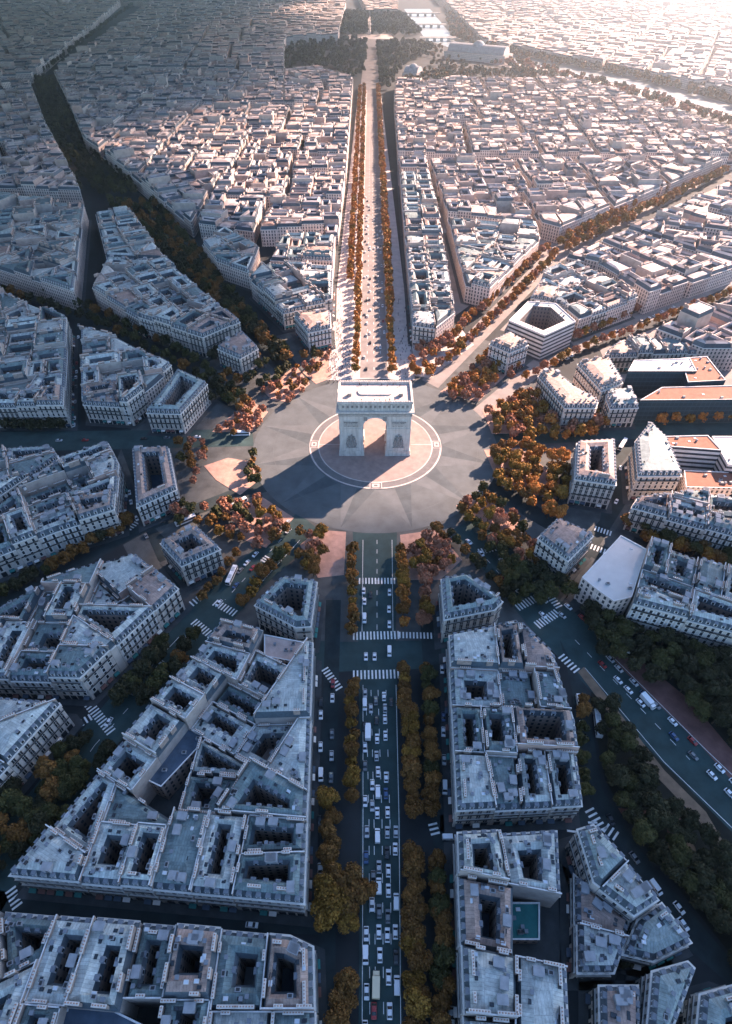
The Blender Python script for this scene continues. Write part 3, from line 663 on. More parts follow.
for idx, (P, T, ph, opt) in enumerate(PARCELS):
    if len(P) < 3 or area(P) < 40: continue
    c = centroid(P); q = pix(*c, 15); r = random.Random(idx*7+3)
    street = any(t == 'street' for t in T)
    h = (opt.get('h') or HEAVE)+r.uniform(-3.2, 2.2) if street else r.uniform(8, 18)
    if opt.get('far'): h = (h+r.uniform(-2, 2))*(r.choice((0.5, 0.7, 1.2, 1.35)) if r.random() < 0.1 else 1)
    dist = math.hypot(c[0]-CAM_X, c[1]-CAM_Y)
    if n_ind >= HOUSES or (opt.get('far') and not ph) or pview(P) < 2e-4:
        if opt.get('far') and dist > 1000: opt = dict(opt, court=1 if dist < 1800 and r.random() < 0.6 else 0)
        shell(stuff_w, stuff_w, P, T, h, r, opt, False)
        if dist < 1700:
            for k in range(r.randint(1, 3)):
                ax = r.uniform(0.2, 0.8); i = r.randrange(len(P)); e = P[i]
                stuff_w.box((c[0]+(e[0]-c[0])*0.75, c[1]+(e[1]-c[1])*0.75, h+4.6), (r.uniform(2, 5), 0.8, 2.6), 'chimney_brick', r.uniform(0, 3.1))
        continue
    n_ind += 1
    near = dist < 520 and not opt.get('far') and not opt.get('wall'); midf = dist < 620
    wb, rb = MB(), MB(); S = shell(wb, rb, P, T, h, r, opt, near)
    if S is None: continue
    P2, m, court, dd, ztop = S
    root = link('house', None, loc=(*c, 0)); root['category'] = 'house'; root['group'] = 'houses of the ' + ph
    link('wall', wb.mesh('wall', off=(*c, 0)), root); roof = link('roof', rb.mesh('roof', off=(*c, 0)), root)
    if not opt.get('flat'):
        wins, dorms = [], []
        facade_parts(root, c, P2, T, h, near, opt, r, wins, dorms)
        wins.sort(key=lambda w: -w[4]-w[2]*0.001)
        wk = r.choice(WKIND)
        for w in wins[:100]:
            if w[2] < 3: link('shop_window', r.choice(SHOPS), root, (w[0]-c[0], w[1]-c[1], w[2]), w[3])
            else: link('window', wk, root, (w[0]-c[0], w[1]-c[1], w[2]), w[3])
        if len(wins) > 100:
            wm = MB()
            for w in wins[100:]:
                wm.box(w[:3], (1.62, 0.12, 2.5), 'frame', w[3]); wm.box((w[0]+math.sin(w[3])*0.05, w[1]-math.cos(w[3])*0.05, w[2]), (1.16, 0.12, 2.1), 'glass', w[3])
            tag(link('window', wm.mesh('window', off=(*c, 0)), root), kind='stuff')
        if court and dist < 420:
            for i in range(len(court)):
                a, b = court[i], court[(i+1) % len(court)]; L = math.hypot(b[0]-a[0], b[1]-a[1])
                if L < 6: continue
                u = ((b[0]-a[0])/L, (b[1]-a[1])/L); k_ = max(1, int((L-1.2)/3.3)); rz = math.atan2(u[1], u[0])+math.pi
                for k in range(k_):
                    q_ = 0.6+(L-1.2)*(k+0.5)/k_; dorms.append((a[0]+u[0]*q_+u[1]*0.25, a[1]+u[1]*q_-u[0]*0.25, h+0.9, rz, 0))
        if midf:
            for w in dorms[:100]: link('dormer', DORM, roof, (w[0]-c[0], w[1]-c[1], w[2]), w[3])
    # chimneys stand on the party walls
    for i, t in enumerate(T):
        if opt.get('flat') or (t == 'street' and r.random() < 0.75): continue
        a, b = P2[i], P2[(i+1) % len(P2)]; L = math.hypot(b[0]-a[0], b[1]-a[1])
        if L < 6: continue
        u = ((b[0]-a[0])/L, (b[1]-a[1])/L)
        for k in range(1 + (L > 14)+(L > 24)):
            if r.random() < 0.1: continue
            s = L*(k+0.5)/(1+(L > 14)+(L > 24))+r.uniform(-1.5, 1.5); dn = 2.6 if t == 'street' else 0.55; x, y = a[0]+u[0]*s-u[1]*dn, a[1]+u[1]*s+u[0]*dn
            link('chimney', CHIM[r.choice((3, 5, 7)) if L > 12 else 3], roof, (x-c[0], y-c[1], h+2.8), math.atan2(u[1], u[0]))
    # roof clutter lies between the outer edge and the court
    if midf:
        for k in range(r.randint(14, 24) if dist < 420 else r.randint(5, 9)):
            i = r.randrange(len(P2)); a, b = P2[i], P2[(i+1) % len(P2)]; L = math.hypot(b[0]-a[0], b[1]-a[1])
            if L < 7: continue
            u = ((b[0]-a[0])/L, (b[1]-a[1])/L); s = r.uniform(0.2, 0.8)*L
            dep = (dd[i] if dd else 6.0); w = r.uniform(0.35, 0.75)*dep
            if w < 1.9: continue
            kind, dat, dz = r.choice((('roof_window', ROOFW, 0.5), ('roof_window', ROOFW, 0.5), ('roof_window', ROOFW, 0.5), ('skylight', SKYL, 0.55), ('vent', VENT, 0.1), ('vent', VENT, 0.1), ('air_unit', ACU, 0.2), ('roof_hut', HUT, 0.0)))
            x, y = a[0]+u[0]*s-u[1]*w, a[1]+u[1]*s+u[0]*w
            if not inside((x, y), P2) or (court and inside((x, y), court)): continue
            link(kind, dat, roof, (x-c[0], y-c[1], ztop+dz+(0.0 if opt.get('flat') else 0.15)), math.atan2(u[1], u[0]))
    if court and dist < 420:
        fb = MB(); fb.sheet(offset(court, [0.02]*len(court)), 0.16, r.choice(('flat_grey', 'flat_pink', 'flat_dark', 'flat_dark'))); link('courtyard_floor', fb.mesh('courtyard_floor', off=(*c, 0)), root)
    look = 'flat-roofed' if opt.get('flat') else ('courtyard' if court else 'zinc-roofed')
    register(('house', ph), root, look+' house, {o} from the arch in the '+ph, c)
tag(link('distant_houses', stuff_w.mesh('distant_houses')), 'pale stone houses of the far quarters reaching to the river and beyond', 'houses', kind='stuff')

# ------------------------------------------------------------------ added shade clouds and hazy air
def added_shade_cloud(gx, gy, rx, ry, rzz, z, dens, seed):
    """lumpy volume added out of view to shade the city; its shadow falls round ground point gx, gy"""
    k = z/SUN_DIR.z; bm = bmesh.new(); bmesh.ops.create_icosphere(bm, subdivisions=4, radius=1.0)
    for v in bm.verts:
        n = noise.noise(v.co*1.7+Vector((seed*9.1, 0, 0)))*0.22+noise.noise(v.co*4.1+Vector((0, seed*5.3, 0)))*0.10
        v.co *= 1.0+n
    me = bpy.data.meshes.new('added_shade_cloud'); bm.to_mesh(me); bm.free(); me.materials.append(M['added_shade_cloud_%g' % dens])
    o = link('added_shade_cloud', me, None, (gx+SUN_DIR.x*k, gy+SUN_DIR.y*k, z), 0, (rx, ry, rzz)); return tag(o, kind='structure')
def volume_mat(name, col, dens, aniso):
    m = bpy.data.materials.new(name); m.use_nodes = True; nt = m.node_tree; nt.nodes.clear()
    o = nt.nodes.new('ShaderNodeOutputMaterial'); v = nt.nodes.new('ShaderNodeVolumePrincipled')
    v.inputs['Color'].default_value = (*col, 1); v.inputs['Density'].default_value = dens; v.inputs['Anisotropy'].default_value = aniso
    nt.links.new(v.outputs[0], o.inputs['Volume']); M[name] = m
for d_ in {c[6] for c in SHADE_CLOUDS}: volume_mat('added_shade_cloud_%g' % d_, (0.9, 0.92, 0.95), d_, 0.3)
for i, c in enumerate(SHADE_CLOUDS): added_shade_cloud(*c, i+1)
volume_mat('haze', HAZE_COL, HAZE_D, HAZE_G)
b = MB(); b.box((0, 3500, 139.0), (16000, 9000, 282.0), 'haze', 0, True)
tag(link('haze', b.mesh('haze')), kind='stuff')
# ------------------------------------------------------------------ triumphal arch
def build_arch():
    root = link('triumphal_arch', None, loc=(ARC[0]-0.5, ARC[1], 0.24))
    tag(root, 'pale stone triumphal arch standing at the centre of the roundabout', 'monument')
    D, Wd, a, sa = 11.0, 22.0, 7.3, 4.2
    Zt = 33.0
    b = MB()
    def arc_pts(half, spring, rise, n=14): return [(half*math.cos(math.pi*i/n), spring+rise*math.sin(math.pi*i/n)) for i in range(n+1)]
    # side blocks: outline in y-z with the lower side passage, drawn out along x
    side = arc_pts(sa, 11.5, 4.2)
    for sx in (1, -1):
        x0, x1 = sx*a, sx*Wd
        for x, flip in ((x0, sx < 0), (x1, sx > 0)):
            # faces left and right of passage plus one per arch step above it
            fs = [[(x, sa, 0), (x, D, 0), (x, D, Zt), (x, sa, Zt)], [(x, -D, 0), (x, -sa, 0), (x, -sa, Zt), (x, -D, Zt)]]
            for (y0, z0), (y1, z1) in zip(side, side[1:]): fs.append([(x, y1, z1), (x, y0, z0), (x, y0, Zt), (x, y1, Zt)])
            for f in fs: b.face(f if flip else f[::-1], 'stone_arch')
        for y in (D, -D):
            f = [(min(x0, x1), y, 0), (max(x0, x1), y, 0), (max(x0, x1), y, Zt), (min(x0, x1), y, Zt)]; b.face(f if y < 0 else f[::-1], 'stone_arch')
        for (y0, z0), (y1, z1) in zip([(sa, 0)]+side+[(-sa, 0)], (side+[(-sa, 0)])): b.face([(x0, y0, z0), (x1, y0, z0), (x1, y1, z1), (x0, y1, z1)], 'stone_arch')
    main = arc_pts(a, 22.5, 6.6, 18)
    for (p0, z0), (p1, z1) in zip(main, main[1:]):
        b.face([(p1, -D, z1), (p0, -D, z0), (p0, -D, Zt), (p1, -D, Zt)], 'stone_arch'); b.face([(p0, D, z0), (p1, D, z1), (p1, D, Zt), (p0, D, Zt)], 'stone_arch')
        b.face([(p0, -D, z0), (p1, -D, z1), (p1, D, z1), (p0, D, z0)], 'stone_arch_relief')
    link('body', b.mesh('body'), root)
    def slab(name, x, y, z, m='stone_arch', extra=None):
        q = MB(); q.box((0, 0, (z[0]+z[1])/2), (2*x, 2*y, z[1]-z[0]), m, 0, True)
        if extra: extra(q)
        return link(name, q.mesh(name), root)
    for sx in (1, -1):
        for sy in (1, -1):
            q = MB(); cx, cy = sx*(a+Wd)/2, sy*(sa+D)/2
            q.box((cx, cy, 0.6), (Wd-a+1.5, D-sa+1.5, 1.2), 'stone_arch'); q.box((cx, cy, 2.2), (Wd-a+0.8, D-sa+0.8, 2.0), 'stone_arch'); q.box((cx, cy, 3.5), (Wd-a+1.1, D-sa+1.1, 0.5), 'stone_arch')
            link('pedestal', q.mesh('pedestal'), root)
        for sy in (-1, 1):
            # framed relief panel above, figure group below
            q = MB(); cx, y = sx*14.7, sy*(D+0.12)
            q.box((cx, y, 24.6), (9.6, 0.5, 4.6), 'stone_arch'); q.box((cx, sy*(D+0.42), 24.6), (8.6, 0.14, 3.7), 'stone_arch_relief')
            rr = random.Random(int(sx*3+sy+9))
            for k in range(16): q.box((cx-4.0+k*0.53, sy*(D+0.55), 24.2+rr.uniform(-0.3, 0.4)), (0.34, 0.3, 2.2+rr.uniform(-0.4, 0.5)), 'stone_arch')
            link('relief_panel', q.mesh('relief_panel'), root)
            q = MB(); q.box((cx, sy*(D+0.5), 5.6), (7.0, 1.6, 2.4), 'stone_arch', 0, True)
            fig = [(0, 14.6, 1.0, 1.5), (-0.1, 12.6, 1.25, 2.0), (-1.9, 11.8, 0.9, 1.7), (1.9, 11.6, 0.95, 1.8), (-2.4, 9.4, 1.0, 1.9), (2.3, 9.2, 1.0, 1.8), (-0.8, 9.6, 1.0, 2.1), (0.9, 9.4, 1.0, 2.0), (-1.5, 7.6, 1.2, 1.2), (1.5, 7.6, 1.2, 1.2), (0, 7.6, 1.2, 1.3), (-1.4, 14.9, 0.75, 0.9), (1.5, 14.8, 0.7, 0.8), (0.2, 16.4, 0.5, 0.6), (-2.2, 13.6, 0.45, 0.5), (2.1, 13.5, 0.45, 0.5)]
            for fx, fz, rw, rh in fig:
                N, K = 10, 6
                vs = [(cx+fx+rw*math.sin(math.pi*i/K)*math.cos(2*math.pi*j/N), sy*(D+0.5)+0.85*rw*math.sin(math.pi*i/K)*math.sin(2*math.pi*j/N), fz+rh*math.cos(math.pi*i/K)) for i in range(K+1) for j in range(N)]
                q.shared(vs, [(i*N+j, i*N+(j+1) % N, (i+1)*N+(j+1) % N, (i+1)*N+j) for i in range(K) for j in range(N)], 'stone_arch_relief')
            link('sculpture_group', q.mesh('sculpture_group'), root)
            q = MB(); q.box((sx*5.9, sy*(D+0.14), 28.2), (2.2, 0.36, 2.6), 'stone_arch_relief', 0, True); link('spandrel_relief', q.mesh('spandrel_relief'), root)
    # archivolt round the opening
    for sy in (-1, 1):
        q = MB(); i0, o0 = arc_pts(a, 22.5, 6.6, 18), arc_pts(a+1.1, 22.5, 7.6, 18)
        for k in range(18):
            (p0, z0), (p1, z1), (r0, s0), (r1, s1) = i0[k], i0[k+1], o0[k], o0[k+1]
            q.face([(p0, sy*(D+.3), z0), (r0, sy*(D+.3), s0), (r1, sy*(D+.3), s1), (p1, sy*(D+.3), z1)], 'stone_arch')
            q.face([(r0, sy*(D+.3), s0), (r0, sy*D, s0), (r1, sy*D, s1), (r1, sy*(D+.3), s1)], 'stone_arch'); q.face([(p0, sy*(D+.3), z0), (p0, sy*D, z0), (p1, sy*D, z1), (p1, sy*(D+.3), z1)], 'stone_arch')
        link('archivolt', q.mesh('archivolt'), root)
    slab('impost_band', Wd+0.35, D+0.35, (20.2, 21.0)) if False else None
    for sx in (1, -1):
        q = MB(); q.box((sx*(a+Wd)/2, 0, 21.0), (Wd-a+0.5, 2*D+0.7, 0.7), 'stone_arch', 0, True); link('impost_band', q.mesh('impost_band'), root)
    def fr(q):
        rr = random.Random(4)
        for sy in (-1, 1):
            for k in range(86): q.box((-21.4+k*0.5, sy*(D+0.45), 31.2), (0.3, 0.24, 1.3+rr.uniform(-0.2, 0.3)), 'stone_arch')
    slab('frieze', Wd+0.3, D+0.3, (30.2, 32.4), 'stone_arch_relief', fr)
    def dent(q):
        for sy in (-1, 1):
            for k in range(60): q.box((-22.1+k*0.75, sy*(D+0.8), 32.75), (0.38, 0.5, 0.5), 'stone_arch', 0, True)
    slab('cornice', Wd+1.5, D+1.5, (33.0, 34.1), 'stone_arch', dent)
    def sh(q):
        for sy in (-1, 1):
            for k in range(16):
                x = -20.6+k*2.75; q.box((x, sy*(D-0.1), 36.7), (0.9, 0.5, 3.6), 'stone_arch', 0, True)
                if k < 15: q.box((x+1.37, sy*(D-0.25), 36.8), (1.3, 0.24, 1.5), 'stone_arch_relief', 0, True)
        for sx in (-1, 1):
            for k in range(8): q.box((sx*(Wd-0.1), -9.6+k*2.75, 36.7), (0.5, 0.9, 3.6), 'stone_arch', 0, True)
    slab('attic', Wd-0.4, D-0.4, (34.1, 39.2), 'stone_arch', sh)
    q = MB(); x, y = Wd+0.5, D+0.5
    for sy in (-1, 1): q.box((0, sy*(y-0.6), 40.0), (2*x, 1.2, 1.6), 'stone_arch', 0, True)
    for sx in (-1, 1): q.box((sx*(x-0.6), 0, 40.0), (1.2, 2*y-2.4, 1.6), 'stone_arch', 0, True)
    for k in range(30):
        for sy in (-1, 1): q.box((-21.4+k*1.475, sy*(y-0.6), 40.95), (0.9, 0.9, 0.3), 'stone_arch')
    link('parapet', q.mesh('parapet'), root)
    q = MB(); q.sheet([(-x+1.2, -y+1.2), (x-1.2, -y+1.2), (x-1.2, y-1.2), (-x+1.2, y-1.2)], 39.4, 'arch_terrace')
    link('roof_terrace', q.mesh('roof_terrace'), root)
    q = MB(); pts = [(8*s+2.6*math.cos(t_), 1.2+3.6*math.sin(t_)) for s, t_ in [(1, -math.pi/2+math.pi*k/10) for k in range(11)]+[(-1, math.pi/2+math.pi*k/10) for k in range(11)]]
    q.prism(pts, 39.4, 40.2, 'stone_arch', 'white_membrane'); link('raised_deck', q.mesh('raised_deck'), root)
    for sx in (-1, 1):
        q = MB(); q.box((sx*15.5, -2.5, 40.4), (2.4, 2.0, 2.0), 'stone_arch_relief'); q.box((sx*15.5, -2.5, 41.5), (2.8, 2.4, 0.2), 'stone_arch'); link('stair_house', q.mesh('stair_house'), root)
build_arch()

# ------------------------------------------------------------------ dark glass offices, modern pieces
def simple_building(name, label, cat, px, h, wall, top, pz=None, extra=None, parapet=True):
    P = ccw(poly_at(px, pz or h)); c = centroid(P); n = len(P); root = link(name, None, loc=(*c, 0)); tag(root, label, cat)
    wb = MB()
    for i in range(n):
        a, b = P[i], P[(i+1) % n]; L = math.hypot(b[0]-a[0], b[1]-a[1])
        wb.face([(*a, 0), (*b, 0), (*b, h), (*a, h)], wall, [(0, 0), (L, 0), (L, h), (0, h)])
    link('wall', wb.mesh('wall', off=(*c, 0)), root)
    rb = MB(); I = offset(P, [0.5]*n)
    rb.sheet(I, h-0.5, top); link('roof', rb.mesh('roof', off=(*c, 0)), root)
    pb = MB()
    for i in range(n):
        j = (i+1) % n
        pb.face([(*P[i], h), (*P[j], h), (*I[j], h), (*I[i], h)], 'dormer_front'); pb.face([(*I[i], h), (*I[j], h), (*I[j], h-0.5), (*I[i], h-0.5)], 'dormer_front')
    link('parapet', pb.mesh('parapet', off=(*c, 0)), root)
    r = random.Random(int(c[0]*10)); bb = [min(q[0] for q in P), max(q[0] for q in P), min(q[1] for q in P), max(q[1] for q in P)]
    for k in range(14):
        x, y = r.uniform(*bb[:2]), r.uniform(*bb[2:])
        if inside((x, y), offset(P, [1.8]*n)): link('air_unit', r.choice((ACU, SKYL, VENT)), root, (x-c[0], y-c[1], h-0.5))
    return root
simple_building('office_building', 'long dark glass office front with terracotta roof above a tree row', 'office', [(640, 400), (662, 387), (780, 384), (780, 399)], 19, 'glass_wall', 'terracotta')
simple_building('office_building', 'tall dark glass office wing behind the sunken glass court', 'office', [(628, 371), (634, 360), (690, 358), (697, 371)], 22, 'glass_wall', 'white_membrane')
simple_building('office_building', 'terracotta-roofed office wing joining the two dark glass fronts', 'office', [(688, 382), (681, 358), (707, 356), (726, 380)], 21, 'glass_wall', 'terracotta')
simple_building('office_building', 'white-banded office with terracotta terrace beside the rounded mansard block', 'office', [(668, 446), (665, 436), (708, 435), (722, 450)], 20, 'modern_wall', 'terracotta')
simple_building('office_building', 'white-roofed banded office at the end of the tree row', 'office', [(712, 436), (790, 436), (790, 470), (728, 464)], 18, 'modern_wall', 'white_membrane')
simple_building('office_building', 'low terracotta-roofed hall with arched front above the long row', 'office', [(686, 487), (684, 470), (735, 472), (735, 488)], 12, 'window_wall', 'terracotta')

simple_building('hall', 'long hall with a dark blue flat roof inside the wedge block', 'hall', [(138, 776), (184, 722), (207, 738), (161, 787)], 13, 'court_wall', 'flat_dark')
simple_building('hall', 'low teal-roofed hall in the court of the bottom court block', 'hall', [(507, 902), (540, 902), (540, 940), (507, 940)], 6, 'court_wall', 'court_green')
simple_building('office_building', 'dark slanting modern building in the bottom block', 'office', [(54, 1008), (70, 988), (158, 1032), (140, 1086), (40, 1086)], 15, 'glass_wall', 'flat_dark')
simple_building('corner_building', 'corner building with a wide white flat roof at the ring street', 'building', [(582, 577), (621, 535), (647, 549), (632, 597), (614, 601), (598, 590)], 17, 'window_wall', 'white_membrane')
simple_building('terrace_building', 'pink-terraced low building at the upper corner of the wedge block', 'building', [(264, 634), (310, 643), (307, 664), (264, 656)], 15, 'window_wall', 'flat_pink')
# far landmarks: palaces, bridges, obelisk
def vault_hall(label, p0, p1, wd, h, dome=None):
    a, c = at(*p0), at(*p1); L = math.hypot(c[0]-a[0], c[1]-a[1]); rz = math.atan2(c[1]-a[1], c[0]-a[0]); root = link('palace', None, loc=((a[0]+c[0])/2, (a[1]+c[1])/2, 0), rz=rz); tag(root, label, 'palace')
    q = MB()
    for x0, x1, y in ((-L/2, L/2, -wd/2), (L/2, -L/2, wd/2)): q.face([(x0, y, 0), (x1, y, 0), (x1, y, h), (x0, y, h)], 'window_wall', [(0, 0), (L, 0), (L, h), (0, h)])
    for x, s_ in ((-L/2, -1), (L/2, 1)): q.face([(x, -s_*wd/2, 0), (x, s_*wd/2, 0), (x, s_*wd/2, h), (x, -s_*wd/2, h)], 'window_wall', [(0, 0), (wd, 0), (wd, h), (0, h)])
    q.face([(-L/2, -wd/2, h), (L/2, -wd/2, h), (L/2, wd/2, h), (-L/2, wd/2, h)], 'zinc'); link('wall', q.mesh('wall'), root)
    q = MB(); K = 12; pr = [(0.36*wd*math.cos(math.pi*k/K), h+0.05+0.3*wd*math.sin(math.pi*k/K)) for k in range(K+1)]
    for (y0, z0), (y1, z1) in zip(pr, pr[1:]): q.face([(-L*0.46, y0, z0), (L*0.46, y0, z0), (L*0.46, y1, z1), (-L*0.46, y1, z1)], 'flat_grey')
    for s_ in (-1, 1): q.face([(s_*L*0.46, y, z) for y, z in (pr if s_ > 0 else pr[::-1])], 'window_wall')
    link('vaulted_roof', q.mesh('vaulted_roof'), root)
    q = MB(); N, K = 20, 7; rr = dome or wd*0.3; vs = [(rr*math.cos(math.pi/2*i/K)*math.cos(2*math.pi*j/N), rr*math.cos(math.pi/2*i/K)*math.sin(2*math.pi*j/N), h+wd*0.16+rr*math.sin(math.pi/2*i/K)*0.95) for i in range(K+1) for j in range(N)]
    q.shared(vs, [(i*N+j, i*N+(j+1) % N, (i+1)*N+(j+1) % N, (i+1)*N+j) for i in range(K) for j in range(N)], 'flat_grey'); link('dome', q.mesh('dome'), root)
vault_hall('long glass-vaulted palace with a shallow dome between river and park', (448, 57), (508, 62.5), 52, 15)
vault_hall('smaller domed palace beside the park at the far end of the avenue', (406, 78), (420, 79.5), 36, 12, 10)
for lab, p0, p1 in (('stone bridge over the river below the dark gardens', (420, 41), (456, 41)), ('stone bridge over the river beside the far gardens, middle one', (409, 27.5), (446, 27.5)), ('stone bridge over the river at the top edge of the view', (403, 16), (440, 16))):
    a, c = at(*p0), at(*p1); L = math.hypot(c[0]-a[0], c[1]-a[1]); rz = math.atan2(c[1]-a[1], c[0]-a[0]); root = tag(link('bridge', None, loc=((a[0]+c[0])/2, (a[1]+c[1])/2, 0), rz=rz), lab, 'bridge')
    q = MB(); q.box((0, 0, 7.5), (L, 22, 1.6), 'stone_wall', 0, True); link('deck', q.mesh('deck'), root)
    for s_ in (-1, 1): q = MB(); q.box((0, s_*10.6, 8.8), (L, 0.6, 1.0), 'frame'); link('parapet', q.mesh('parapet'), root)
    for k in range(4): q = MB(); q.box(((k-1.5)*L/5, 0, 3.4), (7, 20, 6.6), 'stone_wall'); link('pier', q.mesh('pier'), root)
road('concorde_square', [(346, 39), (394, 39), (391, 34.5), (349, 34.5)], 0.14, 'pavement_pale'); road('garden_alley', [(368, 35), (371.6, 35), (370.5, 11), (368.2, 11)], 0.16, 'pavement_pale')
road('park_avenue_walk', [(360, 92), (380, 92), (376, 37), (366.5, 37)], 0.012, 'asphalt_sunlit')
a = at(369.5, 35); q = MB(); root = tag(link('obelisk', None, loc=(*a, 0.2)), 'pale stone obelisk on the square at the far end of the upper avenue', 'obelisk')
q.box((0, 0, 4), (7, 7, 8), 'stone_arch'); link('pedestal', q.mesh('pedestal'), root); q = MB(); q.shared([(x*1.7, y*1.7, 8) for x, y in ((-1, -1), (1, -1), (1, 1), (-1, 1))]+[(x*1.1, y*1.1, 32) for x, y in ((-1, -1), (1, -1), (1, 1), (-1, 1))]+[(0, 0, 34)], [(k, (k+1) % 4, 4+(k+1) % 4, 4+k) for k in range(4)]+[(4+k, 4+(k+1) % 4, 8) for k in range(4)], 'pavement_pale'); link('shaft', q.mesh('shaft'), root)
# ------------------------------------------------------------------ trees
def crown_mesh(name, mat, seed, leaves=3000, R_=4.5, H_=4.7, lobes=14):
    r = np.random.RandomState(seed); C = []
    for k in range(lobes):
        a = r.uniform(0, 2*math.pi); e = r.uniform(-0.55, 1.0); q = r.uniform(0.35, 0.68)
        C.append((R_*q*math.cos(a)*math.cos(e*0.9), R_*q*math.sin(a)*math.cos(e*0.9), H_*0.62*math.sin(e*1.2), R_*r.uniform(0.34, 0.5)))
    C.append((0, 0, 0.3, R_*0.62)); v, f = [], []
    for k in range(leaves):
        cx, cy, cz, rr = C[r.randint(len(C))]
        n = r.normal(size=3); n /= np.linalg.norm(n); n[2] = abs(n[2])*0.9+n[2]*0.1 if r.rand() < 0.6 else n[2]
        p = np.array((cx, cy, cz))+n*rr*r.uniform(0.66, 1.08)
        t = n+r.normal(size=3)*0.45; t /= np.linalg.norm(t); u = np.cross(t, r.normal(size=3)); u /= np.linalg.norm(u); w = np.cross(t, u); s = r.uniform(0.24, 0.50)*(3000/leaves)**0.42
        i = len(v); v += [tuple(p+u*s), tuple(p+w*s*0.8), tuple(p-u*s), tuple(p-w*s*0.8)]; f.append((i, i+1, i+2, i+3))
    return v, f
def trunk_mesh(H=6.5):
    b = MB(); N = 7
    def tube(p0, p1, r0, r1):
        d = Vector(p1)-Vector(p0); q = d.to_track_quat('Z', 'Y')
        vs = [tuple(Vector(p)+q @ Vector((rr*math.cos(2*math.pi*k/N), rr*math.sin(2*math.pi*k/N), 0))) for p, rr in ((p0, r0), (p1, r1)) for k in range(N)]
        b.shared(vs, [(k, (k+1) % N, N+(k+1) % N, N+k) for k in range(N)], 'bark')
    tube((0, 0, 0), (0.1, 0, 3.6), 0.32, 0.24)
    for k in range(5):
        a = k*1.26; tube((0.1, 0, 3.3), (2.2*math.cos(a), 2.2*math.sin(a), 6.4+0.4*(k % 2)), 0.17, 0.06)
    tube((0.1, 0, 3.5), (0, 0, 8.2), 0.22, 0.06)
    return b.mesh('trunk')
TRUNK = trunk_mesh(); KINDS = ('orange', 'amber', 'russet', 'brown', 'olive', 'dark'); CROWN = {}; LOWC = {}; MIDC = {}
for k_ in KINDS:
    for s in range(3):
        v, f = crown_mesh('crown', 'leaf_'+k_, 40+s); b = MB(); b.shared(v, f, 'leaf_'+k_); CROWN[k_, s] = b.mesh('crown')
    MIDC[k_] = [tuple(np.array(q) for q in crown_mesh('c', '', 60+s, 480)) for s in range(3)]
    LOWC[k_] = [tuple(np.array(q) for q in crown_mesh('c', '', 70+s, 90)) for s in range(3)]
TREES = []     # x, y, size, kind, key
def tline(key, pts, n, kinds, size=(0.85, 1.15), jit=1.0, z=5.0):
    if key.endswith('of the lower avenue'): size = (size[0]*0.82, size[1]*0.88)
    W_ = [at(x, y, z) for x, y in pts]; seg = [math.hypot(b[0]-a[0], b[1]-a[1]) for a, b in zip(W_, W_[1:])]; tot = sum(seg)
    for k in range(n):
        s = (k+0.5)*tot/n
        for (a, b), l in zip(zip(W_, W_[1:]), seg):
            if s <= l: break
            s -= l
        TREES.append((a[0]+(b[0]-a[0])*s/l+rnd.uniform(-jit, jit), a[1]+(b[1]-a[1])*s/l+rnd.uniform(-jit, jit), rnd.uniform(*size), rnd.choice(kinds), key))
def tpatch(key, poly, n, kinds, size=(0.75, 1.15), gap=5.5, z=5.0):
    n = int(n*1.4); gap *= 0.9; size = (size[0]*0.9, size[1]*0.98)
    P = poly_at(poly, z); bb = [min(q[0] for q in P), max(q[0] for q in P), min(q[1] for q in P), max(q[1] for q in P)]; got = []
    for _ in range(n*40):
        if len(got) >= n: break
        x, y = rnd.uniform(*bb[:2]), rnd.uniform(*bb[2:])
        if inside((x, y), P) and all((x-a)**2+(y-c)**2 > gap**2 for a, c in got): got.append((x, y)); TREES.append((x, y, rnd.uniform(*size), rnd.choice(kinds), key))
O_, A_, RU, BR, OL, DK = KINDS
# lower avenue
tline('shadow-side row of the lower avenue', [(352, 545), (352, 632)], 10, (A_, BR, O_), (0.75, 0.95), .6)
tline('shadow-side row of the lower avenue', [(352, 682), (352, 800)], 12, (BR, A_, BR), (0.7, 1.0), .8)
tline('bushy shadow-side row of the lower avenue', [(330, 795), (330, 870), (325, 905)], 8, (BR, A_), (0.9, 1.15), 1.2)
tpatch('large clump by the bottom street', [(316, 872), (360, 880), (372, 905), (345, 925), (316, 918)], 6, (BR, A_), (1.0, 1.25), 5)
tline('bottom end row of the lower avenue', [(345, 975), (340, 1040)], 5, (BR,), (0.95, 1.2), 1.5)
tline('sunny-side row of the lower avenue', [(402, 545), (404, 625)], 9, (A_, O_, BR), (0.8, 1.05), .8)
tline('outer sunny-side row of the lower avenue', [(426, 550), (424, 628)], 8, (A_, RU, BR), (0.8, 1.1), 1)
tline('sunny-side row of the lower avenue', [(402, 665), (412, 745), (413, 815)], 15, (BR, A_, BR), (0.85, 1.1), 1)
tline('outer sunny-side row of the lower avenue', [(428, 662), (432, 745), (432, 815)], 13, (BR, OL, BR), (0.85, 1.1), 1)
tline('sunny-side row of the lower avenue', [(414, 850), (414, 940), (420, 1050)], 14, (BR, BR, A_), (0.9, 1.15), 1.2)
tline('outer sunny-side row of the lower avenue', [(436, 855), (440, 940), (446, 1050)], 13, (BR, OL, BR), (0.85, 1.1), 1.2)
